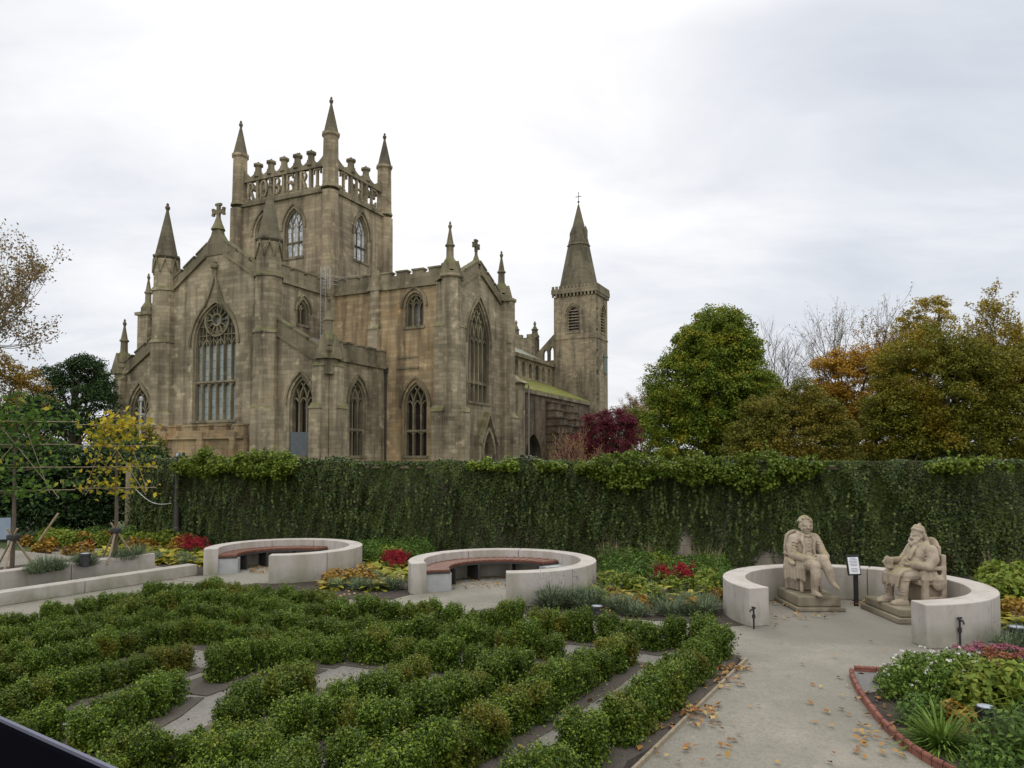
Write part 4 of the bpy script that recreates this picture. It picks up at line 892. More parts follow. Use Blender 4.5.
def climber(x0, x1, h, drop, label, dens=1.0, seed=3):
    r = np.random.default_rng(seed); a = (at(x0, 463, 2.45)); sa = None
    def s_of(px):  # where the sight line at this place meets the wall top
        u = (px - 512) / 740; X = u * 19.4 / (1 + .3 * u); return (X - WX0) / wdir.x
    s0, s1 = s_of(x0), s_of(x1); nC = int(52 * (s1 - s0) * dens)
    s = r.uniform(s0, s1, nC); edge = np.clip(np.minimum(s - s0, s1 - s) / .5, .15, 1)
    prof = (.6 + .4 * np.sin(s * 3.1 + seed) * np.sin(s * 1.3)) * edge
    C = np.stack([s, r.uniform(-.48, .5, nC), 2.35 + r.uniform(-drop, h, nC) * prof], 1); C[:, 1] = np.where(C[:, 2] < 2.4, -.30 - .25 * r.random(nC), C[:, 1])
    V = blob_leaves(C, r.uniform(.09, .2, nC), 60, .08, .058, r, .8, .5, .6)
    for q in C[r.integers(0, nC, nC // 4)]:
        k = 8; z = np.linspace(.1, r.uniform(.15, .35), k)[:, None]; d = unit(r.normal(size=3) * .6 + np.array([0, -.2, 1])); V = np.concatenate([V, leaf_verts(q + d * z + r.normal(size=(k, 3)) * .02, r.normal(size=(k, 3)) + np.array([0, -.3, .6]), .1, .07, r)])
    o = link_mesh('climbing_shrub', np_mesh('climbing_shrub', V, 4, CLIMB)); o.location = iv.location; o.rotation_euler = iv.rotation_euler; tag(o, label, 'shrub')
climber(186, 302, .62, .4, 'bright green leafy shrub spilling over the wall below the great church window', 1.1, 3)
climber(583, 818, .42, .6, 'long bright green leafy shrub spilling over the wall below the round green tree', 1.0, 5)
climber(924, 1000, .34, .05, 'two small bright green shoots above the wall behind the statues', .5, 8)
climber(545, 565, .2, .1, 'small green tuft on the wall top beside the church doorway', .6, 9)
climber(470, 520, .2, .05, 'thin green tuft on the wall top under the church porch', .4, 10)

# ------------------------------------------------------------------ trees
BARK = plain_mat('bark', (.085, .068, .05), .95, var=.4, scale=3, bmp=.6); BARK_P = plain_mat('pale_bark', (.22, .19, .15), .9, var=.35, scale=4, bmp=.4)
def branches(m, p, d, length, rad, depth, r, spread=.55, up=.12, tips=None, n=5, kids=(2, 4), droop=0.):
    k = 4; pts = [Vector(p)]; rads = [rad]; dd = Vector(d).normalized()
    for i in range(k):
        dd = (dd + Vector(r.normal(size=3)) * .12 + Vector((0, 0, up - droop * (i / k)))).normalized(); pts.append(pts[-1] + dd * length / k); rads.append(rad * (1 - .5 * (i + 1) / k))
    m.tube(pts, rads, n if depth > 1 else 3)
    if depth == 0:
        if tips is not None: tips += [pts[-1], pts[-2], pts[2]]
        return
    for _ in range(int(r.integers(kids[0], kids[1] + 1))):
        f = r.uniform(.35, 1.0); i = min(k - 1, int(f * k)); q = pts[i].lerp(pts[i + 1], f * k - i) if f < 1 else pts[-1]
        nd = (dd + Vector(r.normal(size=3)) * spread).normalized(); branches(m, q, nd, length * r.uniform(.55, .8), max(.012, rad * .5), depth - 1, r, spread, up, tips, n, kids, droop)
    nd = (dd + Vector(r.normal(size=3)) * .2).normalized(); branches(m, pts[-1], nd, length * .7, max(.012, rad * .5), depth - 1, r, spread, up, tips, n, kids, droop)
def crown_tree(name, loc, lobes, nC, per, leaf, mat, label, trunk_h, trunk_r, seed, cr=(.35, .75), bark=BARK, group=None, hollow=.55, lean=(0, 0), limbs=34, cat='tree', gap=0.):
    """lobes: (dx,dy,z,rx,ry,rz,weight) ellipsoids that make up the crown; leaf clumps sit in their outer shell at the ends of limbs"""
    r = np.random.default_rng(seed); root = empty(name, loc); tag(root, label, cat, group)
    lob = np.array(lobes, float); w = lob[:, 6] / lob[:, 6].sum(); idx = r.choice(len(lob), nC, p=w)
    u = unit(r.normal(size=(nC, 3))); u[:, 2] = np.where(u[:, 2] < -.55, -u[:, 2], u[:, 2]); q = hollow + (1.04 - hollow) * r.random((nC, 1)) ** .6
    # uneven outline: bumps and bays
    f = 1 + .10 * np.sin(u[:, :1] * 5 + seed) * np.cos(u[:, 1:2] * 4 + seed * 2) + .08 * np.sin(u[:, 2:3] * 7 + u[:, :1] * 6 + seed)
    C = lob[idx, :3] + u * q * f * lob[idx, 3:6]
    if gap:
        g = np.sin(C[:, 0] * 1.3 + seed) * np.sin(C[:, 1] * 1.1 + seed * 3) * np.sin(C[:, 2] * 1.5 + seed * 5); C = C[g < gap]
    V = blob_leaves(C, r.uniform(cr[0], cr[1], len(C)), per, leaf, leaf * .62, r, .55, .45, .6)
    link_mesh('crown', np_mesh('crown', V, 4, mat), root)
    m = MB(); zt = lob[:, 2].mean(); top = Vector((lean[0], lean[1], zt + lob[0, 5] * .5))
    pts = [Vector((0, 0, 0)), Vector((lean[0] * .2, lean[1] * .2, trunk_h * .5)), Vector((lean[0] * .4, lean[1] * .4, trunk_h)), top * .75 + Vector((0, 0, trunk_h)) * .25, top]
    m.tube([tuple(p) for p in pts], [trunk_r * 1.25, trunk_r, trunk_r * .85, trunk_r * .5, .05], 8)
    for c in C[r.integers(0, len(C), limbs)]:
        c = Vector(c); t = r.uniform(0, .75); b = pts[2].lerp(top, t); mid = b.lerp(c, .5) + Vector((0, 0, .35)); m.tube([b, mid, c], [trunk_r * .4 * (1 - t * .6), trunk_r * .2, .02], 5)
    m.build('trunk', bark, root); return root
def bare_tree(name, loc, h, label, seed, mat=None, leaf=.16, per=3, bark=BARK, depth=5, rad=.16, start=.3, spread=.5, first=None, cat='tree', trunk=True, kids=(2, 3), lf=.33):
    r = np.random.default_rng(seed); root = empty(name, loc); tag(root, label, cat); m = MB(); tips = []
    if trunk:
        m.tube([(0, 0, 0), (.1, 0, h * start * .5), (.05, .05, h * start)], [rad * 1.3, rad * 1.1, rad], 7)
        for k in range(4): a = r.uniform(0, 6.28); branches(m, (.05, .05, h * start * (.75 + .08 * k)), (math.cos(a) * .6, math.sin(a) * .6, 1.0), h * lf * r.uniform(.75, 1.05), rad * .6, depth - 1, r, spread, .1, tips, kids=kids)
        branches(m, (.05, .05, h * start), (0, 0, 1), h * lf, rad * .8, depth - 1, r, spread * .8, .1, tips, kids=kids)
    m.build('trunk', bark, root)
    if mat and per:
        T = np.array([tuple(t) for t in tips]); T = T[r.random(len(T)) < .85]; V = blob_leaves(T, .32, per, leaf, leaf * .65, r, .9, .2, .4); link_mesh('crown', np_mesh('crown', V, 4, mat), root)
    return root
L_GREEN = leaf_mat('sycamore_leaf', [(0, (.040, .065, .011)), (.5, (.075, .108, .017)), (1, (.125, .15, .028))], clump=[(.50, .62, .75, (.165, .15, .022)), (.44, .34, .6, (.028, .05, .010))], gain=1.6, cs=.75)
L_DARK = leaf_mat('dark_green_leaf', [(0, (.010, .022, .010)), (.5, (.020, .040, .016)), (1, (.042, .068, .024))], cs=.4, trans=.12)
L_RUST = leaf_mat('rust_leaf', [(0, (.10, .062, .012)), (.5, (.17, .105, .018)), (1, (.24, .16, .03))], clump=[(.5, .7, .6, (.09, .085, .02))], cs=.4)
L_OLIVE = leaf_mat('olive_leaf', [(0, (.05, .055, .015)), (.5, (.092, .092, .022)), (1, (.14, .13, .035))], clump=[(.48, .64, .7, (.16, .11, .025))], gain=1.7, cs=.35)
L_ORANGE = leaf_mat('orange_leaf', [(0, (.15, .085, .018)), (.5, (.25, .14, .026)), (1, (.33, .20, .04))], clump=[(.52, .68, .7, (.09, .085, .02))], gain=1.55, cs=.35)
L_BRONZE = leaf_mat('bronze_green_leaf', [(0, (.055, .062, .012)), (.5, (.098, .098, .018)), (1, (.15, .14, .026))], clump=[(.50, .63, .75, (.20, .135, .024)), (.44, .34, .55, (.045, .048, .012))], gain=1.7, cs=.3)
L_YELLOW = leaf_mat('yellow_leaf', [(0, (.14, .105, .02)), (.5, (.22, .165, .03)), (1, (.30, .23, .05))], clump=[(.5, .7, .6, (.13, .13, .03))], cs=.4)
L_RED = leaf_mat('crimson_leaf', [(0, (.055, .010, .018)), (.5, (.105, .018, .034)), (1, (.18, .035, .055))], gain=1.3, cs=.8)
L_BROWN = leaf_mat('brown_leaf', [(0, (.10, .075, .05)), (.5, (.17, .125, .075)), (1, (.24, .16, .07))], cs=.8)
def far(px, d, z=0): return ((px - 512) / 740 * d, d, z)
crown_tree('round_tree', far(713, 55), [(0, 0, 7.2, 4.7, 4.4, 5.4, 6), (0, -2.0, 6.6, 3.2, 2.4, 3.4, 1.6), (-2.6, -.6, 5.0, 3.2, 3, 3.4, 2), (2.8, -.4, 5.2, 3.0, 3, 3.6, 2), (.6, 0, 11.0, 2.7, 2.7, 2.9, 1.6), (0, -1, 3.0, 5.2, 3.8, 3.2, 3)], 2300, 78, .175, L_GREEN, 'big round green tree with yellowing patches standing right of the crimson maple', 2.6, .42, 11, cr=(.4, .85))
crown_tree('maple', far(606, 44), [(0, 0, 3.4, 1.8, 1.6, 2.1, 3), (1.0, .2, 3.5, 1.25, 1.3, 1.7, 1), (-1.2, -.3, 2.5, 1.4, 1.3, 1.6, 1.4)], 640, 70, .09, L_RED, 'crimson-leaved maple between the church and the round green tree', 1.0, .12, 12, cr=(.2, .45), limbs=40)
bare_tree('bare_shrub', far(573, 42), 4.8, 'thin bare reddish shrub against the church wall beside the crimson maple', 51, L_RUST, .08, 1, depth=5, rad=.05, start=.12, spread=.55, cat='shrub', bark=plain_mat('red_twig', (.2, .11, .085), .9))
crown_tree('broad_shrub', far(790, 47), [(0, 0, 3.8, 3.6, 2.6, 3.3, 3), (-2.4, -.4, 2.8, 2.0, 1.8, 2.4, 1), (2.6, 0, 2.9, 1.8, 1.8, 2.5, 1)], 1000, 70, .14, L_OLIVE, 'low olive-brown spreading tree in front of the orange tree', 1.2, .16, 13, cr=(.35, .7))
crown_tree('orange_tree', far(855, 56), [(0, 0, 7.6, 3.3, 3.0, 3.4, 3), (-2.0, .4, 6.2, 2.4, 2.2, 2.3, 1.4), (1.4, 0, 4.2, 2.0, 2.0, 2.6, 1)], 1000, 62, .155, L_ORANGE, 'rusty orange tree with a visible trunk between the bare tree and bronze trees', 2.8, .26, 14, cr=(.35, .7), gap=.35)
crown_tree('bronze_tree', far(938, 48), [(0, 0, 6.4, 4.6, 3.6, 4.6, 3), (3.4, .3, 5.6, 3.4, 3.0, 4.2, 2), (-2.4, -.4, 4.4, 2.6, 2.4, 3.2, 1.5), (6.5, 0, 5.4, 3.0, 3, 4.4, 1.4), (1, -1, 3.0, 5.0, 2.6, 2.8, 2)], 2100, 74, .155, L_BRONZE, 'broad bronze-green tree rising over the wall behind the statues', 2.2, .36, 15, cr=(.4, .8))
crown_tree('yellow_tree', far(928, 63), [(0, 0, 12.6, 3.0, 2.6, 3.4, 2), (-1.8, 0, 10.4, 2.2, 2.2, 3.0, 1), (.6, 0, 15.2, 1.4, 1.4, 1.6, .5)], 330, 52, .17, L_YELLOW, 'tall thin yellow-orange tree above the bronze-green tree', 6, .28, 16, cr=(.3, .65), gap=.25, hollow=.2)
r_ = bare_tree('sparse_tree', far(990, 66), 14.8, 'tall see-through tree with sparse yellow leaves at the right edge', 17, L_YELLOW, .2, 4, depth=6, rad=.2, start=.3, spread=.42)
bare_tree('leafless_tree', far(845, 70), 16.2, 'leafless upright tree behind the orange tree', 18, L_BROWN, .14, 1, depth=5, rad=.2, start=.34, spread=.45, bark=BARK)
bare_tree('leafless_tree', far(782, 68), 13.4, 'leafless tree with leaning branches just right of the round green tree', 21, L_BROWN, .12, 0, depth=5, rad=.16, start=.3, spread=.55, bark=BARK)
bare_tree('leafless_tree', far(805, 74), 10.0, 'low leafless tree between the round green tree and the orange tree', 22, L_BROWN, .12, 1, depth=6, rad=.16, start=.3, spread=.6)
bare_tree('reddish_tree', far(893, 70), 14.6, 'thin reddish-brown tree behind the orange and bronze trees', 23, L_ORANGE, .16, 4, depth=5, rad=.16, start=.35, spread=.4)
bare_tree('pale_tree', far(640, 86), 9.6, 'small pale twiggy tree behind the crimson maple', 24, L_BROWN, .15, 3, depth=6, rad=.12, start=.25, spread=.55, bark=BARK_P)
crown_tree('holm_oak', far(72, 47), [(0, 0, 5.8, 2.5, 2.3, 3.0, 2), (1.7, -.2, 5.0, 1.3, 1.3, 2.8, 1), (-1.6, 0, 4.4, 1.8, 1.8, 2.6, 1), (.5, 0, 7.8, 1.6, 1.5, 1.3, .8)], 560, 70, .13, L_DARK, 'dense dark green tree against the sky left of the church', 2.0, .3, 25, cr=(.3, .62), gap=.5)
crown_tree('rust_tree', far(-2, 38), [(0, 0, 5.2, 2.3, 2.0, 2.6, 2), (1.0, .1, 3.8, 1.5, 1.4, 1.7, 1)], 330, 60, .12, L_RUST, 'golden-rust leaved tree at the left edge in front of the dark tree', 1.6, .2, 26, cr=(.28, .55), gap=.45)
bare_tree('thinning_tree', far(-95, 31), 13.2, 'large thinning tree with fine brown-leaved branches against the sky at upper left', 31, L_BROWN, .13, 4, depth=6, rad=.2, start=.3, spread=.6, kids=(2, 3), lf=.30, bark=BARK_P)
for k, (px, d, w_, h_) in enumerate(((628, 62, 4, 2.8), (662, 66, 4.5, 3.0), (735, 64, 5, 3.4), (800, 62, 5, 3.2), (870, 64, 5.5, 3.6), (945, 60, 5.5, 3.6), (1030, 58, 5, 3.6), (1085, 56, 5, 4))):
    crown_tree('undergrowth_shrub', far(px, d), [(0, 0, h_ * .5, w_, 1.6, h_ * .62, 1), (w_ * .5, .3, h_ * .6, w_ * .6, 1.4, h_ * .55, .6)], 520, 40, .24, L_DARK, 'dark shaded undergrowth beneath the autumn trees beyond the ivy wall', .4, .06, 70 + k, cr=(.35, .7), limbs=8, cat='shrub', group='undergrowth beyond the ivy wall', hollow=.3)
# shrubs and hedge beyond the left end of the wall
def leafy_mound(name, loc, lobes, nC, per, leaf, mat, label, seed, cat='shrub', group=None): return crown_tree(name, loc, lobes, nC, per, leaf, mat, label, .3, .05, seed, cr=(.18, .4), limbs=10, cat=cat, group=group)
leafy_mound('laurel_hedge', (-14.2, 23.6, 0), [(0, 0, 1.5, 1.6, 1.0, 1.55, 1), (2.1, .4, 1.4, 1.3, .9, 1.45, 1), (-2.0, .2, 1.7, 1.5, 1.0, 1.7, 1), (-4.2, .2, 1.7, 1.6, 1.0, 1.7, 1), (-2, 0, .8, 3.6, .9, .9, 1.5)], 2000, 40, .11, L_DARK, 'dark shaded laurel mass behind the young trained trees', 41, 'hedge')
leafy_mound('green_shrub', (-12.9, 25.0, 0), [(0, 0, 2.2, 1.4, 1.0, 1.0, 1)], 200, 40, .1, leaf_mat('shrub_leaf', [(0, (.02, .04, .01)), (1, (.06, .095, .025))]), 'mid green shrub at the left end of the ivy wall', 42)
leafy_mound('green_shrub', (-22, 42, 0), [(0, 0, 2.4, 2.2, 1.6, 2.2, 1)], 200, 40, .14, L_OLIVE, 'olive shrub at the foot of the church beside the dark tree', 43)
leafy_mound('green_shrub', (-17.4, 26.5, 0), [(0, 0, 2.6, 2.2, 1.6, 2.0, 1), (-2, 0, 2.6, 2, 1.6, 1.8, 1)], 420, 40, .12, L_DARK, 'dark green shrub under the golden-rust tree', 44)
m = MB()                                            # dark railings below
p0 = at(-30, 520, .3); p1 = at(72, 522, .2)
for k in range(34):
    q = p0.lerp(p1, k / 33); m.tube([(q.x, q.y, 0), (q.x, q.y, 1.45)], .02, 5)
m.tube([(p0.x, p0.y, 1.3), (p1.x, p1.y, 1.3)], .025, 5); m.tube([(p0.x, p0.y, .25), (p1.x, p1.y, .25)], .025, 5); tag(m.build('railing', LEADPIPE), 'dark iron railing in the shade behind the young trees', 'railing')

# ------------------------------------------------------------------ trained young trees on bamboo frames
CANE = plain_mat('bamboo_cane', (.27, .22, .14), .8, var=.25, scale=8); STAKE = plain_mat('pale_stake', (.25, .195, .125), .8, var=.3, scale=12); TIE = plain_mat('black_tie', (.02, .02, .02), .6)
L_TRAIN_Y = leaf_mat('young_yellow_leaf', [(0, (.09, .13, .018)), (.35, (.26, .24, .03)), (.75, (.38, .28, .02)), (1, (.45, .36, .05))], gain=1.3, trans=.35)
L_TRAIN_G = leaf_mat('young_green_leaf', [(0, (.03, .07, .012)), (.6, (.07, .14, .02)), (.92, (.13, .19, .03)), (1, (.36, .27, .03))], gain=1, trans=.3)
def trained_tree(loc, mat, label, seed, h, dens, twist, w=.95):
    r = np.random.default_rng(seed); root = empty('trained_tree', loc, twist); tag(root, label, 'young tree', 'young trees trained on bamboo frames')
    m = MB(); m.tube([(0, 0, 0), (.01, 0, 1.0), (-.01, 0, 2.0), (0, 0, h)], [.045, .038, .028, .012], 7)
    tiers = [1.55, 2.0, 2.45, 2.9]
    for z in tiers:
        for sgn in (-1, 1): m.tube([(0, 0, z - .08), (sgn * w * .5, .02, z + .02), (sgn * w * .95, 0, z)], [.016, .011, .005], 5)
    m.build('trunk', BARK, root)
    f = MB()
    for z in tiers: f.tube([(-w, -.03, z), (w, -.03, z + .01)], .008, 5)
    f.tube([(-w * .75, -.05, 1.4), (.35, -.05, 2.95)], .007, 5); f.tube([(w * .75, -.06, 1.4), (-.35, -.06, 2.95)], .007, 5); f.tube([(.62, -.05, 1.5), (.1, -.05, 3.0)], .006, 5); f.tube([(-.62, -.05, 1.5), (-.1, -.05, 3.0)], .006, 5)
    f.build('bamboo_frame', CANE, root)
    n = int(520 * dens); z = r.choice(tiers, n) + r.normal(size=n) * .13 + .05; P = np.stack([np.clip(r.normal(size=n) * w * .5, -w, w), r.normal(size=n) * .14, z], 1)
    q = int(140 * dens); P = np.concatenate([P, np.stack([r.normal(size=q) * .3, r.normal(size=q) * .15, r.uniform(2.6, h + .15, q)], 1)])
    N = r.normal(size=(len(P), 3)) + np.array([0, -.5, .5]); link_mesh('crown', np_mesh('crown', leaf_verts(P, N, r.uniform(.08, .15, (len(P), 1)), r.uniform(.06, .1, (len(P), 1)), r), 4, mat), root)
    for k in range(3):
        a = k * 2.09 + .5; s = MB(); s.tube([(.42 * math.cos(a), .42 * math.sin(a), -.02), (-.10 * math.cos(a), -.10 * math.sin(a), .82)], .021, 6); s.build('stake', STAKE, root)
    s = MB(); s.lathe(0, 0, [(.10, .60), (.11, .63), (.11, .68), (.10, .70)], 10); s.build('tree_tie', TIE, root)
q = at(12, 571, .37); trained_tree((q.x, q.y, .37), L_TRAIN_G, 'green-leaved young tree on a bamboo frame at the left edge', 61, 3.35, 1.3, .3, 1.05)
q = at(115, 561, .37); trained_tree((q.x, q.y, .37), L_TRAIN_Y, 'yellow-leaved young tree on a bamboo frame in front of the church corner', 62, 2.95, .8, .2, .8)
m = MB(); a, b = at(39, 541, .3), at(53, 517, .3); m.tube([(a.x, a.y, .3), (a.x + .45, a.y + .1, 1.05)], .03, 6); tag(m.build('leaning_stake', STAKE), 'single pale stake leaning among flowers between the two trained trees', 'stake')

# ------------------------------------------------------------------ bedding plants
def blades(n, L, W, spread, r, z0=0., base=.05, curve=.5, seg=2):
    """arching blades from a crown; returns quads"""
    a = r.uniform(0, 6.283, n); t = r.uniform(.05, 1, n) * spread; l = L * r.uniform(.6, 1.1, n); b = r.random((n,)) * base
    out = []
    d0 = np.stack([np.cos(a) * np.sin(t), np.sin(a) * np.sin(t), np.cos(t)], 1); p = np.stack([np.cos(a) * b, np.sin(a) * b, np.full(n, z0)], 1)
    side = np.stack([-np.sin(a), np.cos(a), 0 * a], 1); prof = [.45, 1.0, .75, .08] if seg == 3 else [.6, 1.0, .1]
    for k in range(seg):
        d1 = unit(d0 + np.array([0, 0, -curve / seg]) + np.stack([np.cos(a), np.sin(a), 0 * a], 1) * curve * .5 / seg); q = p + d1 * l[:, None] / seg
        w0 = W * prof[k] / 2; w1 = W * prof[k + 1] / 2
        out.append(np.stack([p - side * w0, p + side * w0, q + side * w1, q - side * w1], 1)); p = q; d0 = d1
    return np.stack(out, 1).reshape(-1, 3)
def dome(n, rx, h, L, W, r, up=.6):
    u = unit(r.normal(size=(n, 3))); u[:, 2] = np.abs(u[:, 2]); q = r.random((n, 1)) ** .35
    P = u * q * np.array([rx, rx, h]) + np.array([0, 0, .03]); return leaf_verts(P, u * .6 + np.array([0, 0, up]) + r.normal(size=(n, 3)) * .4, L * r.uniform(.6, 1.3, (n, 1)), W * r.uniform(.7, 1.2, (n, 1)), r)
M_LAV = leaf_mat('lavender_leaf', [(0, (.05, .072, .05)), (.5, (.09, .12, .085)), (1, (.15, .18, .13))], trans=.1)
M_HOSTA = leaf_mat('hosta_leaf', [(0, (.13, .17, .022)), (.4, (.27, .27, .032)), (.8, (.42, .33, .04)), (1, (.46, .38, .10))], gain=1.15, trans=.3)
M_GREEN = leaf_mat('perennial_leaf', [(0, (.025, .05, .012)), (.5, (.05, .095, .02)), (1, (.10, .155, .035))], trans=.25)
M_FRESH = leaf_mat('fresh_leaf', [(0, (.035, .065, .014)), (.5, (.075, .125, .024)), (1, (.14, .19, .045))], trans=.25)
M_LIME = leaf_mat('lime_leaf', [(0, (.09, .14, .018)), (.5, (.16, .215, .03)), (1, (.25, .27, .045))], gain=1.05, trans=.3)
M_GOLD = leaf_mat('golden_leaf', [(0, (.18, .11, .02)), (.5, (.34, .19, .025)), (1, (.45, .29, .05))], gain=0.85, trans=.25)
M_RED = leaf_mat('red_plume', [(0, (.14, .008, .014)), (.5, (.25, .012, .024)), (1, (.36, .03, .045))], gain=1.0, trans=.15)
M_PINK = leaf_mat('pink_flower', [(0, (.17, .04, .06)), (.5, (.26, .075, .11)), (1, (.33, .14, .18))], gain=1.0, trans=.1)
M_RUSTF = leaf_mat('rust_flower', [(0, (.16, .05, .03)), (1, (.26, .10, .06))], trans=.1)
M_WHITE = leaf_mat('white_flower', [(0, (.62, .6, .56)), (1, (.8, .78, .74))], gain=1.0, trans=.15); M_PURP = leaf_mat('purple_flower', [(0, (.08, .06, .13)), (1, (.16, .12, .22))], gain=1.0, trans=.1)
M_DRY = leaf_mat('dry_stalk', [(0, (.20, .16, .09)), (1, (.36, .30, .19))], gain=1.0, trans=.15)
M_FALL = leaf_mat('fallen_leaf', [(0, (.14, .07, .03)), (.4, (.28, .13, .04)), (.75, (.36, .22, .06)), (1, (.40, .30, .12))], gain=1.0, trans=.05)
def plant_proto(kind, seed):
    r = np.random.default_rng(seed); J = lambda *a: np.concatenate(a)
    fl = None
    if kind == 'lavender': b = (J(blades(300, .32, .012, 1.15, r, base=.12, curve=.3), dome(260, .22, .24, .05, .012, r)), M_LAV); fl = ('bloom', J(*[leaf_verts(np.array([[math.cos(a) * .16, math.sin(a) * .16, .34 + .02 * i] for i in range(5)]) + r.normal(size=(5, 3)) * .006, r.normal(size=(5, 3)), .022, .012, r) for a in r.uniform(0, 6.28, 4)]), M_PURP)
    elif kind == 'hosta': b = (blades(46, .38, .13, 1.25, r, base=.06, curve=1.3, seg=3), M_HOSTA)
    elif kind == 'perennial': b = (J(dome(520, .24, .34, .052, .03, r), blades(60, .38, .02, .8, r, base=.1, curve=.4)), M_GREEN)
    elif kind == 'lime_perennial': b = (J(dome(360, .22, .34, .075, .05, r), blades(40, .38, .035, .9, r, base=.08, curve=.6)), M_LIME)
    elif kind == 'golden_perennial': b = (J(dome(240, .22, .28, .09, .06, r), blades(30, .32, .07, 1.0, r, base=.08, curve=1.0, seg=3)), M_GOLD)
    elif kind == 'celosia':
        b = (dome(240, .2, .26, .07, .035, r), M_GREEN); C = np.stack([r.normal(size=22) * .11, r.normal(size=22) * .11, r.uniform(.26, .44, 22)], 1); fl = ('bloom', blob_leaves(C, .055, 30, .035, .02, r, 1.6, .5, .4), M_RED)
    elif kind == 'dry_grass':
        b = (J(blades(26, .95, .014, .35, r, base=.1, curve=.15), blades(40, .5, .014, .7, r, base=.12, curve=.5)), M_DRY)
    elif kind == 'fern': b = (J(blades(230, .34, .017, 1.2, r, base=.07, curve=.9, seg=3), blades(160, .22, .016, 1.3, r, base=.1, curve=.7)), M_FRESH)
    elif kind == 'sedum':
        b = (J(dome(300, .24, .26, .07, .045, r)), M_LIME); C = np.stack([r.normal(size=16) * .13, r.normal(size=16) * .13, r.uniform(.27, .34, 16)], 1); fl = ('bloom', blob_leaves(C, .06, 60, .02, .016, r, .35, .2, 1.0), M_PINK)
    elif kind == 'rust_sedum':
        b = (J(dome(300, .24, .26, .07, .045, r)), M_GREEN); C = np.stack([r.normal(size=12) * .13, r.normal(size=12) * .13, r.uniform(.27, .33, 12)], 1); fl = ('bloom', blob_leaves(C, .055, 60, .02, .016, r, .35, .2, 1.0), M_RUSTF)
    elif kind == 'white_geranium':
        C = unit(r.normal(size=(90, 3))); C[:, 2] = np.abs(C[:, 2]); C *= np.array([.36, .36, .34]); b = (J(blob_leaves(C, .085, 44, .036, .020, r, .9, .5, .5), dome(900, .36, .34, .036, .022, r)), M_FRESH)
        c = C[C[:, 2] > .14]; c = c[r.integers(0, len(c), 38)] * 1.2 + r.normal(size=(38, 3)) * .03; fl = ('bloom', blob_leaves(c, .016, 10, .018, .014, r, .7, .3, .8), M_WHITE)
    else: b = (blades(80, .3, .03, 1.0, r, curve=.6), M_GREEN)
    return np_mesh(kind, b[0], 4, b[1]), (fl and (fl[0], np_mesh(fl[0], fl[1], 4, fl[2])))
PROTO = {}
def plant(kind, x, y, label, cat, group, s=1.0, z=0.0, pix=True):
    if kind not in PROTO: PROTO[kind] = [plant_proto(kind, 100 + len(PROTO) * 7 + i) for i in range(3)]
    me, fl = random.choice(PROTO[kind]); name = {'lavender': 'lavender_clump', 'hosta': 'hosta', 'perennial': 'leafy_perennial', 'lime_perennial': 'leafy_perennial', 'golden_perennial': 'golden_perennial', 'celosia': 'red_plume_plant', 'dry_grass': 'dry_grass_tuft', 'rust_sedum': 'sedum', 'white_geranium': 'flowering_bush'}.get(kind, kind)
    o = link_mesh(name, me); p = at(x, y, z) if pix else Vector((x, y, z)); o.location = p; q = s * random.uniform(.88, 1.15); o.scale = (q, q, q * random.uniform(.9, 1.1)); o.rotation_euler = (random.uniform(-.08, .08), random.uniform(-.08, .08), random.uniform(0, 6.28)); tag(o, label, cat, group)
    if fl: link_mesh(fl[0], fl[1], o)
    return o
def blocked(p):
    for c, r_ in (((-5.15, 16.8), 1.95), ((-.187, 14.62), 2.0), ((5.5, 11.9), 2.3)):
        if math.hypot(p[0] - c[0], p[1] - c[1]) < r_: return True
    return p[1] > wall_y(p[0]) - .45
DESC = {'lavender': ('grey-green lavender clump', 'lavender'), 'hosta': ('broad-leaved yellow hosta', 'hosta'), 'perennial': ('leafy mid green perennial', 'plant'), 'lime_perennial': ('lime green leafy perennial', 'plant'), 'golden_perennial': ('golden autumn-leaved perennial', 'plant'), 'celosia': ('red-plumed plant', 'flower'), 'dry_grass': ('tuft of dry tan stalks', 'grass tuft'), 'rust_sedum': ('rust-headed sedum', 'sedum')}
def scatter(kind, n, box, where, s=(.9, 1.2), mind=.26):
    """box in survey-photo pixels (ground positions)"""
    pts = []; tries = 0
    while len(pts) < n and tries < n * 60:
        tries += 1; p = at(random.uniform(box[0], box[2]), random.uniform(box[1], box[3]))
        if blocked(p) or any((p - q).length < mind for q in pts): continue
        pts.append(p); plant(kind, p.x, p.y, DESC[kind][0] + ' ' + where, DESC[kind][1], DESC[kind][0] + 's ' + where, random.uniform(*s), 0, False)
B1 = 'in the bed left of the farthest stone ring'; B2 = 'in the bed between the two bench rings'; B3 = 'in the bed between the middle ring and the statue ring'; B4 = 'in the bed right of the statue ring'
# left bed
scatter('hosta', 26, (100, 543, 205, 562), B1); scatter('lime_perennial', 30, (40, 534, 210, 548), B1, (1, 1.5)); scatter('golden_perennial', 16, (20, 536, 205, 556), B1); scatter('celosia', 3, (100, 543, 114, 549), B1, (.75, .95), .16); scatter('celosia', 5, (184, 549, 202, 557), B1, (.75, .95), .16); scatter('perennial', 26, (60, 536, 205, 545), B1, (1, 1.6)); scatter('lavender', 4, (150, 560, 203, 568), B1, (.8, 1.0))
# middle bed
scatter('lavender', 8, (318, 580, 405, 592), B2, (.8, 1.05)); scatter('hosta', 26, (345, 563, 410, 580), B2); scatter('celosia', 7, (386, 565, 404, 574), B2, (.75, .95), .14); scatter('golden_perennial', 9, (330, 572, 372, 586), B2, (.8, 1.1)); scatter('perennial', 24, (355, 552, 425, 566), B2, (1, 1.5)); scatter('lime_perennial', 14, (370, 556, 425, 568), B2)
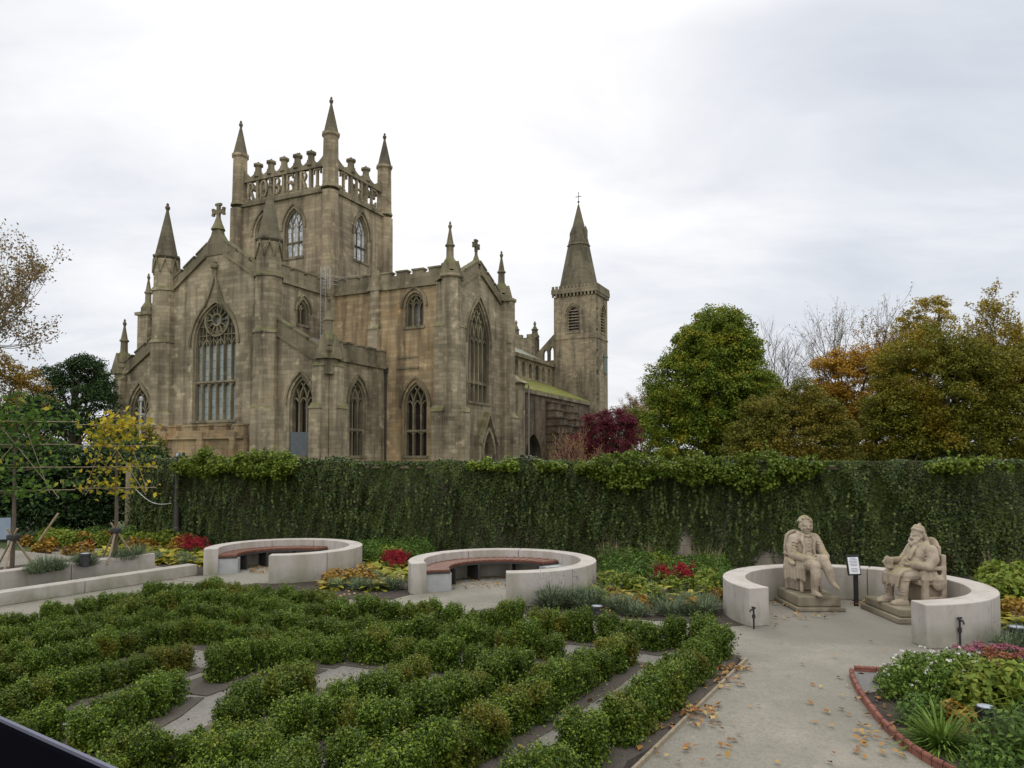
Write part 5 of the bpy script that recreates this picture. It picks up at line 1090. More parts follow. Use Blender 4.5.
# right bed
scatter('lavender', 13, (618, 604, 724, 616), B3, (.85, 1.1)); scatter('lavender', 4, (545, 600, 590, 610), B3, (1, 1.3)); scatter('hosta', 24, (592, 580, 660, 602), B3, (1.1, 1.4)); scatter('celosia', 8, (656, 585, 688, 592), B3, (.75, .95), .15); scatter('golden_perennial', 13, (600, 576, 725, 592), B3); scatter('perennial', 34, (605, 568, 728, 592), B3, (1, 1.5)); scatter('lime_perennial', 26, (600, 570, 726, 606), B3); scatter('dry_grass', 9, (600, 562, 760, 572), B3, (.55, .8), .3)
scatter('golden_perennial', 7, (600, 596, 724, 612), B3, (.6, .9)); scatter('hosta', 10, (650, 575, 726, 600), B3, (.8, 1.1)); scatter('celosia', 4, (600, 578, 720, 596), B3, (.5, .65), .2); scatter('hosta', 8, (320, 578, 400, 590), B2, (.7, 1)); scatter('hosta', 12, (130, 552, 205, 566), B1, (.8, 1.1)); scatter('celosia', 3, (60, 545, 200, 560), B1, (.6, .7), .2)
# right of the statue ring
scatter('golden_perennial', 6, (1004, 612, 1040, 632), B4, (.8, 1.1)); scatter('hosta', 14, (998, 606, 1040, 632), B4, (1, 1.4)); scatter('lime_perennial', 16, (985, 588, 1040, 606), B4, (1.2, 1.7)); scatter('lavender', 9, (982, 640, 1030, 654), B4, (.9, 1.2)); scatter('dry_grass', 4, (985, 580, 1035, 592), B4, (.6, .8))
for k, (x, y) in enumerate([(45, 572), (58, 570), (35, 574), (80, 566), (87, 566), (118, 561), (128, 560), (137, 558)]): plant('lavender', x, y, 'grey-green lavender clump along the planter wall under the trained trees', 'lavender', 'lavender clumps along the planter wall', 1.0, .37)
# fallen leaves
def litter(name, boxes, label):
    P = []
    for n_, x0, y0, x1, y1, rj in boxes:
        for _ in range(n_): p = at(random.uniform(x0, x1), random.uniform(y0, y1)); P.append((p.x, p.y, .02 + rj * random.random()))
    P = np.array(P); r = np.random.default_rng(5); V = leaf_verts(P, r.normal(size=P.shape) * .25 + np.array([0, 0, 1]), r.uniform(.04, .1, (len(P), 1)), r.uniform(.03, .065, (len(P), 1)), r)
    tag(link_mesh(name, np_mesh(name, V, 4, M_FALL)), kind='stuff')
litter('fallen_leaves', [(60, 655, 705, 720, 730, .03), (26, 685, 712, 715, 722, .05), (60, 560, 690, 740, 765, .02), (28, 740, 625, 905, 765, .01), (90, 640, 672, 752, 668, .02), (60, 855, 690, 905, 760, .015), (20, 770, 600, 800, 630, .02), (60, 700, 655, 745, 690, .02), (60, 590, 600, 625, 614, .05), (50, 330, 585, 380, 600, .05), (70, 250, 568, 268, 574, .03), (90, 450, 575, 510, 590, .02), (70, 850, 600, 925, 607, .03), (60, 0, 548, 60, 560, .03), (60, 300, 640, 640, 760, .02), (40, 780, 600, 850, 620, .02), (60, 985, 650, 1024, 662, .04)], '')

# ------------------------------------------------------------------ foreground bed with rope-edged terracotta tiles
edge = [Vector(p) for p in ((4.75, 8.72, 0), (4.05, 8.88, 0), (3.93, 8.72, 0), (3.66, 7.86, 0), (3.46, 6.95, 0), (3.42, 6.35, 0), (3.52, 5.9, 0), (3.75, 5.3, 0))]
sheet('soil_bed', [(p.x, p.y) for p in edge[1:]] + [(9, 4.5), (9.5, 8.0), (6.4, 8.3)], .014, SOIL)
sheet('chippings', [(4.05, 8.86), (3.95, 8.7), (3.75, 8.05), (4.3, 8.1), (4.7, 8.66)], .019, CHIP)
TERRA = plain_mat('terracotta', (.19, .072, .05), .85, var=.4, scale=10, bmp=.3)
root = empty('bed_edging', edge[1]); tag(root, 'curved terracotta rope-top edging tiles round the foreground flower bed', 'edging')
def subdiv(P, st):
    out = []
    for a, b in zip(P[:-1], P[1:]):
        k = max(1, int((b - a).length / st)); out += [a.lerp(b, i / k) for i in range(k)]
    return out + [P[-1]]
def smooth(P, k=2):
    for _ in range(k):
        Q = [P[0]]
        for a, b in zip(P[:-1], P[1:]): Q += [a.lerp(b, .25), a.lerp(b, .75)]
        P = Q + [P[-1]]
    return P
run = [edge[0], edge[1]] ; line2 = smooth(edge[1:], 2)
for L in (subdiv([edge[0], edge[1]], .23), subdiv(line2, .23)):
    for a, b in zip(L[:-1], L[1:]):
        if (b - a).length < .05: continue
        m = MB(); d = (b - a).normalized(); nr = Vector((-d.y, d.x, 0)); q0, q1 = a + d * .004 - root.location, b - d * .004 - root.location
        m.hexa([q0 - nr * .02, q1 - nr * .02, q1 + nr * .02, q0 + nr * .02] + [p + Vector((0, 0, .05)) for p in (q0 - nr * .02, q1 - nr * .02, q1 + nr * .02, q0 + nr * .02)])
        n_ = 9; m.tube([q0.lerp(q1, i / n_) + Vector((0, 0, .06)) for i in range(n_ + 1)], [.026 if i % 2 else .019 for i in range(n_ + 1)], 8); m.build('edging_tile', TERRA, root)
FB = 'in the foreground bed'
plant('white_geranium', 925, 700, 'large green bush dotted with white flowers in the foreground bed', 'bush', None, 1.25); plant('white_geranium', 905, 690, 'smaller white-flowered bush at the tip of the foreground bed', 'bush', None, .85)
plant('white_geranium', 960, 692, 'white-flowered bush behind the lime fern beside pink sedum', 'bush', None, .95)
for x, y, s in ((975, 674, .95), (1000, 676, 1.0), (1022, 682, .95)): plant('sedum', x, y, 'pink flat-headed sedum at the back of the foreground bed', 'sedum', 'pink sedums', s)
for x, y, s in ((1015, 690, 1.1), (990, 695, 1.0)): plant('rust_sedum', x, y, 'rust-headed sedum in front of the pink sedums', 'sedum', 'rust sedums', s)
for x, y, s in ((985, 705, 1.2), (1010, 706, 1.2), (968, 712, 1.0)): plant('lime_perennial', x, y, 'lime green plant in front of the rust sedums', 'plant', 'lime plants of the foreground bed', s)
plant('fern', 942, 748, 'yellow-green spiky fern in the foreground bed', 'fern', None, 1.15); plant('fern', 968, 756, 'yellow-green fern nearest the garden light', 'fern', None, .7); plant('perennial', 922, 728, 'green plant with browning leaves below the white-flowered bush', 'plant', None, 1.1)
plant('golden_perennial', 955, 728, 'bronze-leaved plant between the fern and white-flowered bush', 'plant', None, .8)
for x, y, s in ((1010, 765, 1.25), (1035, 750, 1.3), (990, 790, 1.0)): plant('perennial', x, y, 'dark green leafy plant in the near corner of the foreground bed', 'plant', 'dark green corner plants', s)
# ------------------------------------------------------------------ lights, taps, signs, posts
BLACK = plain_mat('black_plastic', (.022, .022, .024), .5, var=.2); LENS = plain_mat('pale_lens', (.34, .38, .43), .15, var=.05); PAPER = plain_mat('white_notice', (.72, .73, .78), .5, var=.03); INK = plain_mat('grey_print', (.22, .23, .28), .7)
def spot(x, y, label, s=1.0, z=0., lens=True):
    p = at(x, y, z); root = empty('garden_light', p); tag(root, label, 'light')
    m = MB(); m.lathe(0, 0, [(.075 * s, 0), (.075 * s, .16 * s), (.085 * s, .165 * s), (.085 * s, .2 * s), (.07 * s, .2 * s)], 16); m.build('housing', BLACK, root)
    m = MB(); m.lathe(0, 0, [(.07 * s, .196 * s), (.068 * s, .206 * s), (.02 * s, .21 * s)], 16); m.build('lens', LENS, root)
spot(986, 728, 'black garden uplighter with a pale lens among the foreground ferns', 1.0)
spot(597, 620, 'black garden uplighter among lavender in front of the middle bed', 1.1); spot(85, 566, 'grey cylindrical garden light on the planter wall', 1.25, .4); spot(1018, 648, 'dark garden light at the right edge beside the statue ring', 1.4)
def tap(p, ang, h, label):
    root = empty('water_tap', p, ang); tag(root, label, 'water tap', 'water taps on the statue ring')
    m = MB(); m.tube([(0, 0, 0), (0, 0, h)], .014, 6); m.tube([(0, 0, h * .95), (0, -.05, h * .98), (0, -.07, h * .86)], .014, 6); m.build('pipe', BLACK, root)
    m = MB(); m.box(-.035, .035, -.01, .01, h + .002, h + .03); m.lathe(0, 0, [(.026, h * .55), (.026, h * .72)], 8); m.build('valve', BLACK, root)
def on_ring(deg, off=.03): return (5.44 + (1.985 + off) * math.cos(R(deg)), 11.95 + (1.985 + off) * math.sin(R(deg)), 0)
tap(on_ring(-74), R(16), .38, 'black water tap on the ring face below the seated cap-wearing statue'); tap(on_ring(204), R(-66), .3, 'black water tap on the ring end beside the lavender')
# notice on a post
p = at(857, 606); root = empty('notice_sign', (p.x, p.y, 0), R(10)); tag(root, 'small framed white notice on a black post between the two statues', 'sign')
m = MB(); m.box(-.035, .035, .0, .04, 0, .62); m.build('post', BLACK, root)
tilt = Matrix.Rotation(R(-12), 4, 'X')
def tb(m, x0, x1, y0, y1, z0, z1): 
    k = MB(); k.box(x0, x1, y0, y1, z0, z1); m.add([tuple(tilt @ Vector(v) + Vector((-.05, -.03, .53))) for v in k.v], k.f)
m = MB(); tb(m, -.12, .12, -.01, .02, 0, .33); tb(m, -.135, .135, -.02, .03, .33, .35); m.build('frame', BLACK, root)
m = MB(); tb(m, -.10, .10, -.014, -.0105, .025, .31); m.build('paper', PAPER, root)
m = MB()
for k, w in enumerate((.05, .075, .08, .07, .08, .06, .0, .06, .075, .05)):
    if w: tb(m, -w, w, -.0165, -.0145, .285 - k * .025, .294 - k * .025)
m.build('printed_text', INK, root)
# lamp column on the wall, post lamp in the churchyard, information board
q = at(180, 549); LPX = -10.0; root = empty('lamp_column', (LPX, 22.15, 0)); tag(root, 'dark tapered lamp column standing in front of the ivy wall', 'lamp post')
m = MB(); m.lathe(0, 0, [(.11, 0), (.11, .5), (.085, .55), (.07, 2.55), (.05, 2.6)], 12); m.build('column', LEADPIPE, root)
m = MB(); m.tube([(-.12, 0, 2.62), (.14, 0, 2.62)], .02, 6); m.box(-.02, .2, -.12, .06, 2.63, 2.75); m.build('bracket', LEADPIPE, root); m = MB(); m.box(.0, .18, -.135, -.122, 2.64, 2.74); m.build('lens', LENS, root)
root = empty('churchyard_lamp', (-17.6, 35, 0)); tag(root, 'slim pale lamp pole against the small left church window', 'lamp post')
m = MB(); m.lathe(0, 0, [(.06, 0), (.045, 5.0), (.04, 5.3)], 10); m.build('column', STEEL, root); m = MB(); m.box(-.16, .16, -.1, .1, 4.66, 4.75); m.lathe(0, 0, [(.04, 5.3), (.09, 5.36), (.09, 5.5), (.03, 5.56)], 10); m.build('lamp_head', STEEL, root)
p = at(3, 552, .3); root = empty('information_board', (p.x - .1, p.y, .3), R(20)); tag(root, 'blue-grey information board at the left edge behind the trained tree', 'sign')
m = MB(); m.box(-.4, .22, 0, .04, .3, .82); m.build('panel', plain_mat('blue_grey_panel', (.2, .25, .32), .4, var=.15, scale=5), root)
for x in (-.3, .16): m = MB(); m.box(x, x + .05, .041, .09, 0, .8); m.build('leg', GALV, root)
# slack cable on the ivy
m = MB(); a, b = Vector((-11.3, 22.2, 1.7)), Vector((-10.1, 22.0, 1.25)); m.tube([a.lerp(b, t / 10) - Vector((0, 0, .35 * math.sin(math.pi * t / 10) * .6)) for t in range(11)], .012, 5); tag(m.build('cable', GALV), 'slack pale cable hanging across the ivy left of the lamp column', 'cable')
# rail close to the camera
root = empty('balcony_rail', (-.5, .9, 2.2)); tag(root, 'dark blue painted metal rail crossing the near bottom left corner', 'railing')
RAILM = plain_mat('dark_blue_paint', (.003, .003, .006), .9, var=.1, spec=.02); RAILT = plain_mat('lighter_blue_paint', (.085, .09, .14), .4, var=.2)  # lighter blue is for the strip along the rail's top
m = MB(); u = Vector((.826, -.563)); n_ = Vector((-.563, -.826)); P = Vector((-.598, .864)) - Vector((-.5, .9))
def rq(s, w, z): v = P + u * s + n_ * w; return (v.x, v.y, z - 2.2 + .010)
m.hexa([rq(-1.2, .0, 2.06), rq(1.6, .0, 2.06), rq(1.6, .009, 2.06), rq(-1.2, .009, 2.06), rq(-1.2, 0, 2.2), rq(1.6, 0, 2.2), rq(1.6, .009, 2.2), rq(-1.2, .009, 2.2)])
m.build('rail_beam', RAILM, root, bevel=.003)
m = MB(); m.hexa([rq(-1.2, .003, 2.2005), rq(1.6, .003, 2.2005), rq(1.6, .007, 2.2005), rq(-1.2, .007, 2.2005), rq(-1.2, .003, 2.204), rq(1.6, .003, 2.204), rq(1.6, .007, 2.204), rq(-1.2, .007, 2.204)]); m.build('cap_strip', RAILT, root)
for s in (-.9, 1.3): m = MB(); v = P + u * s + n_ * .02; m.tube([(v.x, v.y, -2.2), (v.x, v.y, -.14)], .02, 8); m.build('post', RAILM, root)

# ------------------------------------------------------------------ two seated stone statues (carved as one continuous mass, then voxel-fused)
def statue_stone():
    m, t, bs, ln = new_mat('carved_sandstone'); co = nn(t, 'ShaderNodeTexCoord').outputs['Object']
    n = noise(t, co, 5, 6, .65); n2 = noise(t, co, 40, 4, .6); n3 = noise(t, co, 2.2, 4)
    c = ramp(t, n, [(.3, (.20, .158, .115)), (.5, (.345, .285, .22)), (.75, (.45, .38, .30))]); g = nn(t, 'ShaderNodeNewGeometry'); s = nn(t, 'ShaderNodeSeparateXYZ'); ln.new(g.outputs['Normal'], s.inputs[0])
    sz = nn(t, 'ShaderNodeSeparateXYZ'); ln.new(co, sz.inputs[0])
    mm = nn(t, 'ShaderNodeMath', operation='MULTIPLY'); ln.new(mapr(t, s.outputs[2], .35, .9, 0, .8), mm.inputs[0]); ln.new(mapr(t, n3, .45, .62, 0, 1), mm.inputs[1])
    c = mixc(t, mm.outputs[0], c, (.225, .20, .075))          # lichen on upward faces
    c = mixc(t, mapr(t, g.outputs['Pointiness'], .43, .495, .75, 0), c, (.085, .068, .045))  # darker in the carved hollows
    ln.new(c, bs.inputs['Base Color']); bs.inputs['Roughness'].default_value = .9; bs.inputs['Specular IOR Level'].default_value = .2; bump(t, bs, n2, .35, .006); return m
CARVED = statue_stone()
LICHEN = stone_mat('lichened_plinth', (.13, .11, .08), (.20, .17, .125), (.25, .215, .16), (.22, .185, .11), .25, 3, 3)
class Carve(MB):
    def cap(s, p0, r0, p1, r1, n=12):
        p0, p1 = Vector(p0), Vector(p1); d = (p1 - p0); L = d.length; d = d / L if L > 1e-6 else Vector((0, 0, 1)); pts = []; rad = []
        for k in range(5): a = math.pi / 2 * k / 4; pts.append(p0 - d * r0 * math.cos(a)); rad.append(max(.0015, r0 * math.sin(a)))
        for k in range(5): a = math.pi / 2 * (4 - k) / 4; pts.append(p1 + d * r1 * math.cos(a)); rad.append(max(.0015, r1 * math.sin(a)))
        s.tube(pts, rad, n)
    def chain(s, pts, rad):
        for i in range(len(pts) - 1): s.cap(pts[i], rad[i], pts[i + 1], rad[i + 1])
    def ell(s, c, r, rot=(0, 0, 0), n=16):
        M = Matrix.Translation(Vector(c)) @ Matrix.Rotation(rot[2], 4, 'Z') @ Matrix.Rotation(rot[1], 4, 'Y') @ Matrix.Rotation(rot[0], 4, 'X'); k = MB()
        k.lathe(0, 0, [(max(.002, math.sin(math.pi * i / 10)), -math.cos(math.pi * i / 10)) for i in range(11)], n); s.add([tuple(M @ Vector((v[0] * r[0], v[1] * r[1], v[2] * r[2]))) for v in k.v], k.f)
    def bx(s, c, h, rot=(0, 0, 0)):
        M = Matrix.Translation(Vector(c)) @ Matrix.Rotation(rot[2], 4, 'Z') @ Matrix.Rotation(rot[1], 4, 'Y') @ Matrix.Rotation(rot[0], 4, 'X'); k = MB(); k.box(-h[0], h[0], -h[1], h[1], -h[2], h[2]); s.add([tuple(M @ Vector(v)) for v in k.v], k.f)
    def carve(s, name, parent, vox=.011, it=3, mat=None):
        o = s.build(name, mat or CARVED, None); md = o.modifiers.new('r', 'REMESH'); md.mode = 'VOXEL'; md.voxel_size = vox
        sm = o.modifiers.new('s', 'SMOOTH'); sm.iterations = it; sm.factor = .5
        bpy.context.view_layer.update(); dg = bpy.context.evaluated_depsgraph_get(); me = bpy.data.meshes.new_from_object(o.evaluated_get(dg)); o.modifiers.clear(); o.data = me
        me.polygons.foreach_set('use_smooth', [True] * len(me.polygons)); o.parent = parent; return o
    def hand(s, wrist, tip, side, curl, sc_=1.0):
        """palm, four unequal bent fingers and a thumb from the palm's side; 'side' points to the thumb, 'curl' the way the fingers bend"""
        w, t = Vector(wrist), Vector(tip); d = (t - w).normalized(); sd = Vector(side); sd = (sd - d * sd.dot(d)).normalized(); cv = Vector(curl).normalized(); k = sc_
        pm = w + d * .055 * k; s.ell(pm, (.045 * k, .045 * k, .026 * k), (0, 0, math.atan2(d.y, d.x))); kn = w + d * .095 * k
        for i, l in enumerate((.075, .085, .08, .062)):
            b = kn + sd * (.032 - .021 * i) * k; m1 = b + (d * .8 + cv * .35).normalized() * l * .5 * k; m2 = m1 + (d * .35 + cv * .9).normalized() * l * .5 * k; s.chain([b, m1, m2], [.013 * k, .012 * k, .010 * k])
        b = w + d * .03 * k + sd * .04 * k; s.chain([b, b + (d * .6 + sd * .7).normalized() * .04 * k, b + (d * .9 + sd * .3 + cv * .2).normalized() * .078 * k], [.016 * k, .014 * k, .011 * k])
def head(c, ctr, k=1.0, yaw=0., beard=False, hair=True):
    """head facing local -y, turned by yaw; ctr = centre of skull"""
    f = lambda x, y, z: tuple(Vector(ctr) + Matrix.Rotation(yaw, 3, 'Z') @ Vector((x * k, y * k, z * k))); rr = lambda *a: tuple(q * k for q in a); z0 = (0, 0, yaw)
    c.ell(f(0, .01, .02), rr(.088, .105, .115), z0); c.ell(f(0, -.03, -.045), rr(.072, .078, .085), z0); c.ell(f(0, -.065, -.105), rr(.036, .032, .026), z0)   # skull, jaw, chin
    c.cap(f(-.055, -.088, .022), .009 * k, f(-.015, -.097, .020), .010 * k); c.cap(f(.055, -.088, .022), .009 * k, f(.015, -.097, .020), .010 * k)                # brows
    c.cap(f(0, -.102, .012), .012 * k, f(0, -.125, -.03), .018 * k); c.ell(f(-.016, -.108, -.035), rr(.013, .014, .010)); c.ell(f(.016, -.108, -.035), rr(.013, .014, .010))  # nose
    for sx_ in (-1, 1):
        c.ell(f(sx_ * .035, -.088, -.002), rr(.017, .013, .010), z0); c.ell(f(sx_ * .05, -.07, -.04), rr(.025, .025, .025), z0); c.ell(f(sx_ * .09, .005, -.015), rr(.012, .026, .036), z0)
    c.cap(f(-.026, -.097, -.066), .008 * k, f(.026, -.097, -.066), .008 * k); c.cap(f(-.022, -.094, -.080), .009 * k, f(.022, -.094, -.080), .009 * k)            # lips
    if hair:
        r = random.Random(4)
        for i in range(64):
            a = r.uniform(-math.pi, math.pi); e = r.uniform(.15, 1.5)
            if math.sin(a) < -.35 and e < .85: continue
            c.ell(f(.098 * math.cos(a) * math.cos(e), .115 * math.sin(a) * math.cos(e) + .012, .035 + .105 * math.sin(e)), rr(.026, .026, .022))
        for sx_ in (-1, 1): c.chain([f(sx_ * .088, -.035, .03), f(sx_ * .088, -.045, -.03), f(sx_ * .076, -.06, -.075)], [.017 * k, .018 * k, .012 * k])   # sideburns
    return f
def plinth(root, w0, w1, d0, d1, h, base=.07):
    m = MB(); m.box(w0, w1, d0, d1, base + .002, h); m.build('plinth', LICHEN, root, bevel=.025); m = MB(); m.box(w0 - .05, w1 + .05, d0 - .05, d1 + .05, 0, base); m.build('plinth_base', LICHEN, root, bevel=.012)

# --- man with crossed legs
st = empty('seated_statue', (5.12, 12.92, 0), 0); tag(st, 'stone statue of a bare-headed man sitting with crossed legs and hands in lap', 'statue', 'seated stone statues')
plinth(st, -.36, .36, -.50, .46, .25)
turn = R(14); fg = Carve()
SC = .915; RM = Matrix.Rotation(turn, 4, 'Z'); zb = .25
# torso, waistcoat, coat
fg.chain([(0, .10, .52), (0, .11, .72), (0, .10, .92)], [.165, .155, .165]); fg.ell((0, .10, .96), (.26, .135, .13)); fg.ell((0, .10, .80), (.245, .155, .22)); fg.chain([(-.22, .1, 1.0), (0, .1, 1.05), (.22, .1, 1.0)], [.075, .085, .075]); fg.ell((0, .07, .62), (.19, .16, .17)); fg.ell((0, .08, .50), (.215, .19, .13))
fg.cap((0, .09, 1.03), .062, (0, .07, 1.12), .058); fg.chain([(-.075, .02, 1.06), (0, -.03, 1.04), (.075, .02, 1.06)], [.032, .034, .032])     # neck, cravat
for k in range(6): fg.ell((.012, -.062 - .006 * math.sin(k), .98 - k * .068), (.013, .012, .013))                                              # buttons
for sx_ in (-1, 1):
    fg.chain([(sx_ * .085, .01, 1.07), (sx_ * .13, -.035, .95), (sx_ * .10, -.06, .80), (sx_ * .14, -.06, .64), (sx_ * .2, -.03, .50)], [.03, .034, .026, .028, .03])   # coat fronts
    fg.chain([(sx_ * .05, .04, 1.10), (sx_ * .12, .06, 1.08), (sx_ * .10, .15, 1.10)], [.024, .03, .028])                                       # collar
# arms: sleeves with folds, hands folded over the crossed knee
fg.chain([(-.225, .09, .975), (-.295, .07, .84), (-.31, .0, .70)], [.102, .094, .085]); fg.chain([(-.315, .0, .70), (-.2, -.16, .645), (-.1, -.25, .635)], [.085, .074, .058]); fg.chain([(-.135, -.215, .64), (-.115, -.235, .64)], [.064, .064])
fg.chain([(.225, .09, .975), (.295, .06, .84), (.315, -.03, .71)], [.102, .094, .085]); fg.chain([(.315, -.03, .71), (.27, -.18, .66), (.2, -.27, .655)], [.085, .074, .058]); fg.chain([(.235, -.235, .66), (.215, -.255, .66)], [.062, .062])
for sx_ in (-1, 1):
    for k in range(4): a = Vector((sx_ * (.265 + .012 * k), .05 - .01 * k, .93 - k * .055)); fg.cap(a + Vector((-.055, -.06, .012)), .014, a + Vector((.055, -.06, -.012)), .014)
fg.hand((-.09, -.26, .635), (.04, -.36, .65), (0, 0, 1), (.5, -.2, -.5), 1.15); fg.hand((.19, -.28, .655), (.10, -.38, .66), (-.2, 0, 1), (-.3, -.3, -.6), 1.15)
# right leg planted, left leg crossed over
fg.chain([(-.11, .04, .50), (-.12, -.22, .53), (-.115, -.40, .52)], [.13, .118, .104]); fg.chain([(-.115, -.40, .51), (-.13, -.43, .36), (-.15, -.42, .20), (-.16, -.41, .09)], [.10, .092, .076, .056])
fg.chain([(-.16, -.40, .05), (-.165, -.50, .045), (-.17, -.60, .03)], [.045, .042, .03]); fg.bx((-.166, -.49, .018), (.042, .13, .016))
fg.chain([(.11, .04, .51), (.07, -.22, .60), (.04, -.42, .635)], [.13, .118, .104]); fg.chain([(.04, -.42, .63), (.075, -.50, .48), (.11, -.53, .33), (.125, -.54, .25)], [.10, .092, .074, .056])
fg.chain([(.125, -.54, .25), (.14, -.61, .195), (.15, -.68, .15)], [.044, .042, .028])
for a, b in (((-.115, -.40, .46), .088), ((.065, -.45, .57), .088)): fg.ell(a, (b, b, .016))                                                    # breeches' bands
for k in range(4): fg.cap((-.19, -.42, .34 - k * .05), .013, (-.07, -.47, .345 - k * .05), .013); fg.cap((.02 + .012 * k, -.56, .49 - k * .05), .012, (.15 + .01 * k, -.51, .48 - k * .05), .012)
# plaid and coat tail hanging over his right side
for k in range(7):
    x = -.19 - .027 * k; fg.chain([(x, -.16 + .05 * k, .60), (x - .03, -.19 + .055 * k, .46), (x - .02 + .01 * (k % 2), -.20 + .055 * k, .24 + .02 * (k % 3))], [.045, .04 - .008 * (k % 2), .034])
fg.chain([(-.2, .1, .60), (-.34, .02, .58), (-.36, -.06, .55)], [.06, .06, .05]); fg.chain([(.21, .02, .52), (.25, .04, .36), (.24, .05, .20)], [.06, .055, .04])
head(fg, (0, .045, 1.235), 1.2, R(-12))
for v_, i_ in ((0, 0),): pass
fg.v = [tuple(RM @ (Vector(v) * SC) + Vector((0, 0, zb))) for v in fg.v]
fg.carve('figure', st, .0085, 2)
ch = Carve()
ch.bx((0, .14, .42), (.25, .26, .04)); ch.bx((0, .38, .70), (.22, .035, .32)); ch.ell((0, .38, 1.0), (.22, .04, .13)); ch.chain([(-.21, .37, .4), (-.24, .37, .8), (-.2, .37, 1.02), (0, .37, 1.10), (.2, .37, 1.02), (.24, .37, .8), (.21, .37, .4)], [.035] * 7)
for x in (-.22, .22):
    for y in (-.10, .36): ch.chain([(x, y, .40), (x * 1.02, y - .01, .2), (x * 1.06, y - .02, .03)], [.045, .036, .04])
    ch.chain([(x * 1.15, .36, .68), (x * 1.2, .15, .66), (x * 1.15, -.06, .64)], [.035, .034, .038]); ch.chain([(x * 1.14, -.06, .62), (x * 1.08, -.08, .42)], [.03, .03])
ch.bx((0, .20, .2), (.20, .16, .19))
ch.v = [(v[0] * .86 - .015, v[1], v[2]) for v in ch.v]
ch.v = [tuple(RM @ (Vector(v) * SC) + Vector((0, 0, zb))) for v in ch.v]
ch.carve('chair', st, .012, 3)

# --- stout man in a bonnet holding a mug
st2 = empty('seated_statue', (6.57, 12.05, 0), 0); tag(st2, 'stone statue of a stout bearded man in a bonnet, seated in profile holding a mug', 'statue', 'seated stone statues')
plinth(st2, -.60, .46, -.56, .60, .22, .09)
SC = .885; RM = Matrix.Rotation(R(-84), 4, 'Z'); zb = .22; fg = Carve()
fg.ell((0, .03, .66), (.27, .27, .25)); fg.ell((0, .04, .86), (.255, .215, .22)); fg.ell((0, .06, .98), (.27, .16, .13)); fg.ell((0, -.06, .70), (.22, .24, .19)); fg.ell((0, .06, .50), (.26, .24, .13))
fg.cap((0, .04, 1.05), .08, (0, .01, 1.12), .075); fg.chain([(-.13, .02, 1.06), (-.05, -.09, 1.05), (.05, -.09, 1.05), (.13, .02, 1.06), (.08, .12, 1.08), (-.08, .12, 1.08), (-.13, .02, 1.06)], [.05] * 7)  # scarf
fg.chain([(.06, -.08, 1.03), (.10, -.19, .94), (.12, -.26, .82)], [.045, .04, .035])
# near (left) arm resting on belly, far (right) arm reaching out with the mug
fg.chain([(.265, .07, .97), (.335, .06, .82), (.33, -.03, .69)], [.105, .098, .088]); fg.chain([(.33, -.03, .69), (.27, -.17, .70), (.21, -.27, .725)], [.088, .074, .058]); fg.cap((.245, -.215, .71), .072, (.23, -.235, .715), .072)
fg.hand((.2, -.28, .725), (.13, -.36, .72), (0, 0, 1), (-.5, .1, -.5), 1.25)
fg.chain([(-.26, .06, .97), (-.32, .0, .82), (-.29, -.12, .72)], [.10, .094, .086]); fg.chain([(-.29, -.12, .72), (-.22, -.32, .735), (-.16, -.44, .75)], [.086, .072, .06]); fg.hand((-.16, -.44, .75), (-.12, -.55, .74), (0, 0, 1), (.5, -.2, -.4), 1.25)
fg.lathe(-.06, -.53, [(.066, .62), (.076, .64), (.064, .69), (.074, .77), (.078, .82), (.06, .82), (.05, .79)], 14); fg.chain([(-.06, -.60, .79), (-.06, -.65, .74), (-.06, -.60, .67)], [.015, .015, .015])
for sx_ in (-1, 1):
    for k in range(4): a = Vector((sx_ * (.30 + .01 * k), .06 - .012 * k, .93 - k * .06)); fg.cap(a + Vector((-.05 * sx_, -.085, .02)), .016, a + Vector((.055 * sx_, .02, -.015)), .016)
# legs in breeches, stockings and heavy shoes
for sx_, dy in ((1, 0), (-1, -.06)):
    fg.chain([(sx_ * .13, .02, .50), (sx_ * .15, -.2, .53), (sx_ * .155, -.38 + dy, .52)], [.135, .125, .105]); fg.chain([(sx_ * .155, -.38 + dy, .51), (sx_ * .16, -.41 + dy, .34), (sx_ * .16, -.40 + dy, .18), (sx_ * .16, -.40 + dy, .08)], [.10, .092, .072, .06])
    fg.chain([(sx_ * .16, -.38 + dy, .055), (sx_ * .165, -.50 + dy, .055), (sx_ * .17, -.62 + dy, .035)], [.062, .058, .042]); fg.bx((sx_ * .165, -.49 + dy, .018), (.055, .15, .018)); fg.ell((sx_ * .156, -.385 + dy, .44), (.112, .112, .02)); fg.bx((sx_ * .165, -.53 + dy, .09), (.03, .018, .02))
    for k in range(4): fg.cap((sx_ * .10, -.49 + dy, .36 - k * .055), .012, (sx_ * .235, -.45 + dy, .35 - k * .055), .012)
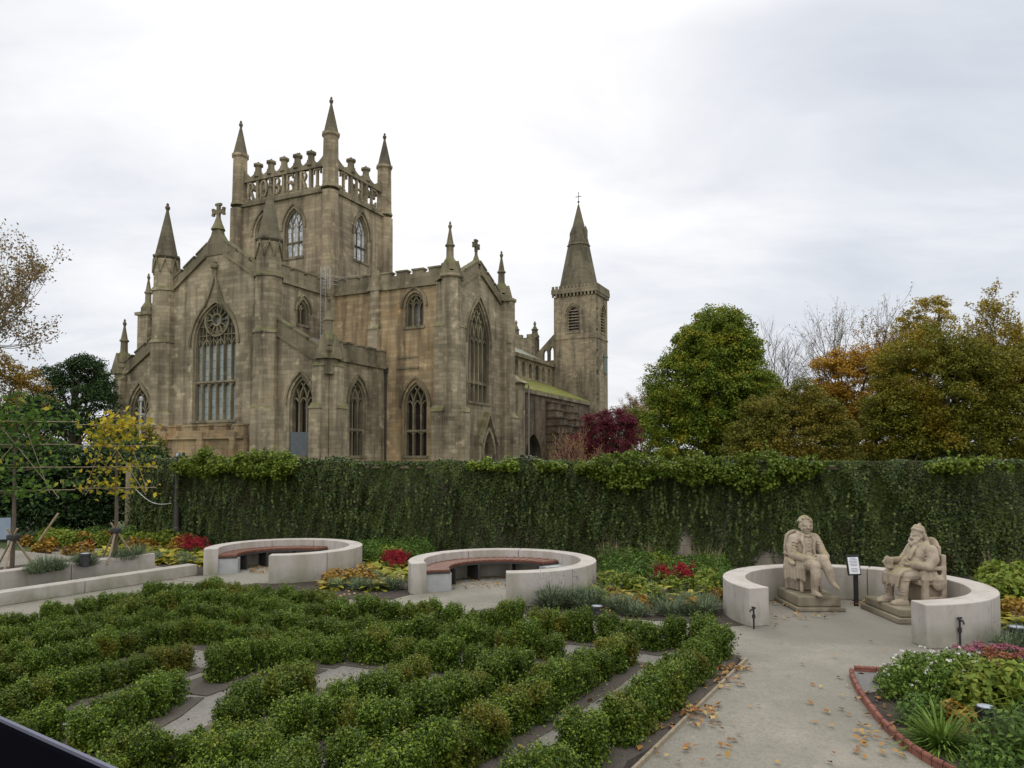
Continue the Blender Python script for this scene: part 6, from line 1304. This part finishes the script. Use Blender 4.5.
# apron / coat skirts over the lap, falling in folds between and beside the knees
for k in range(10):
    x = -.20 + .044 * k; w = .10 if 3 < k < 7 else 0; fg.chain([(x, -.18, .63), (x, -.40, .625), (x * 1.02, -.53, .52), (x * 1.04, -.55 - .012 * (k % 2), .34 + .02 * (k % 3))], [.045, .042, .038, .032 - .006 * (k % 2)])
for k in range(5): fg.chain([(.27, -.12 + .06 * k, .57), (.305, -.12 + .065 * k, .46)], [.05, .04])
f = head(fg, (0, -.015, 1.215), 1.1, R(10), hair=False)
fg.chain([f(-.07, -.05, -.05), f(-.05, -.09, -.10), f(0, -.10, -.14), f(.05, -.09, -.10), f(.07, -.05, -.05)], [.036, .042, .048, .042, .036]); fg.ell(f(0, -.06, -.15), (.07, .06, .06)); fg.chain([f(-.04, -.10, -.045), f(0, -.118, -.04), f(.04, -.10, -.045)], [.016, .02, .016])
fg.ell(f(0, .03, .085), (.118, .128, .058), (R(-16), 0, 0)); fg.ell(f(0, .045, .125), (.10, .105, .06), (R(-20), 0, 0)); fg.ell(f(.0, .06, .185), (.03, .03, .026)); fg.chain([f(.08, .07, .02), f(.08, .11, -.08), f(.07, .13, -.16)], [.04, .045, .04]); fg.chain([f(-.08, .07, .02), f(-.08, .11, -.08), f(-.07, .13, -.16)], [.04, .045, .04])
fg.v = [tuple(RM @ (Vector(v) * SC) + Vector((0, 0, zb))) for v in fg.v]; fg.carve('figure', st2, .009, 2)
ch = Carve(); ch.bx((0, .08, .40), (.29, .27, .045)); ch.bx((0, .27, .68), (.22, .035, .36)); ch.ell((0, .27, 1.02), (.2, .05, .17))
for x in (-.29, .29):
    ch.bx((x, .27, .50), (.04, .045, .40)); ch.bx((x, -.08, .31), (.045, .055, .31)); ch.bx((x, .09, .655), (.045, .22, .035)); ch.bx((x, .12, .12), (.03, .20, .03))
ch.ell((.315, .16, .40), (.06, .12, .15)); ch.ell((.33, .15, .46), (.055, .11, .06)); ch.chain([(.31, .05, .60), (.33, .1, .5), (.33, .2, .5), (.31, .26, .60)], [.018] * 4); ch.bx((0, .12, .2), (.24, .18, .19))
ch.v = [tuple(RM @ (Vector(v) * SC) + Vector((0, 0, zb))) for v in ch.v]; ch.carve('chair', st2, .012, 3)
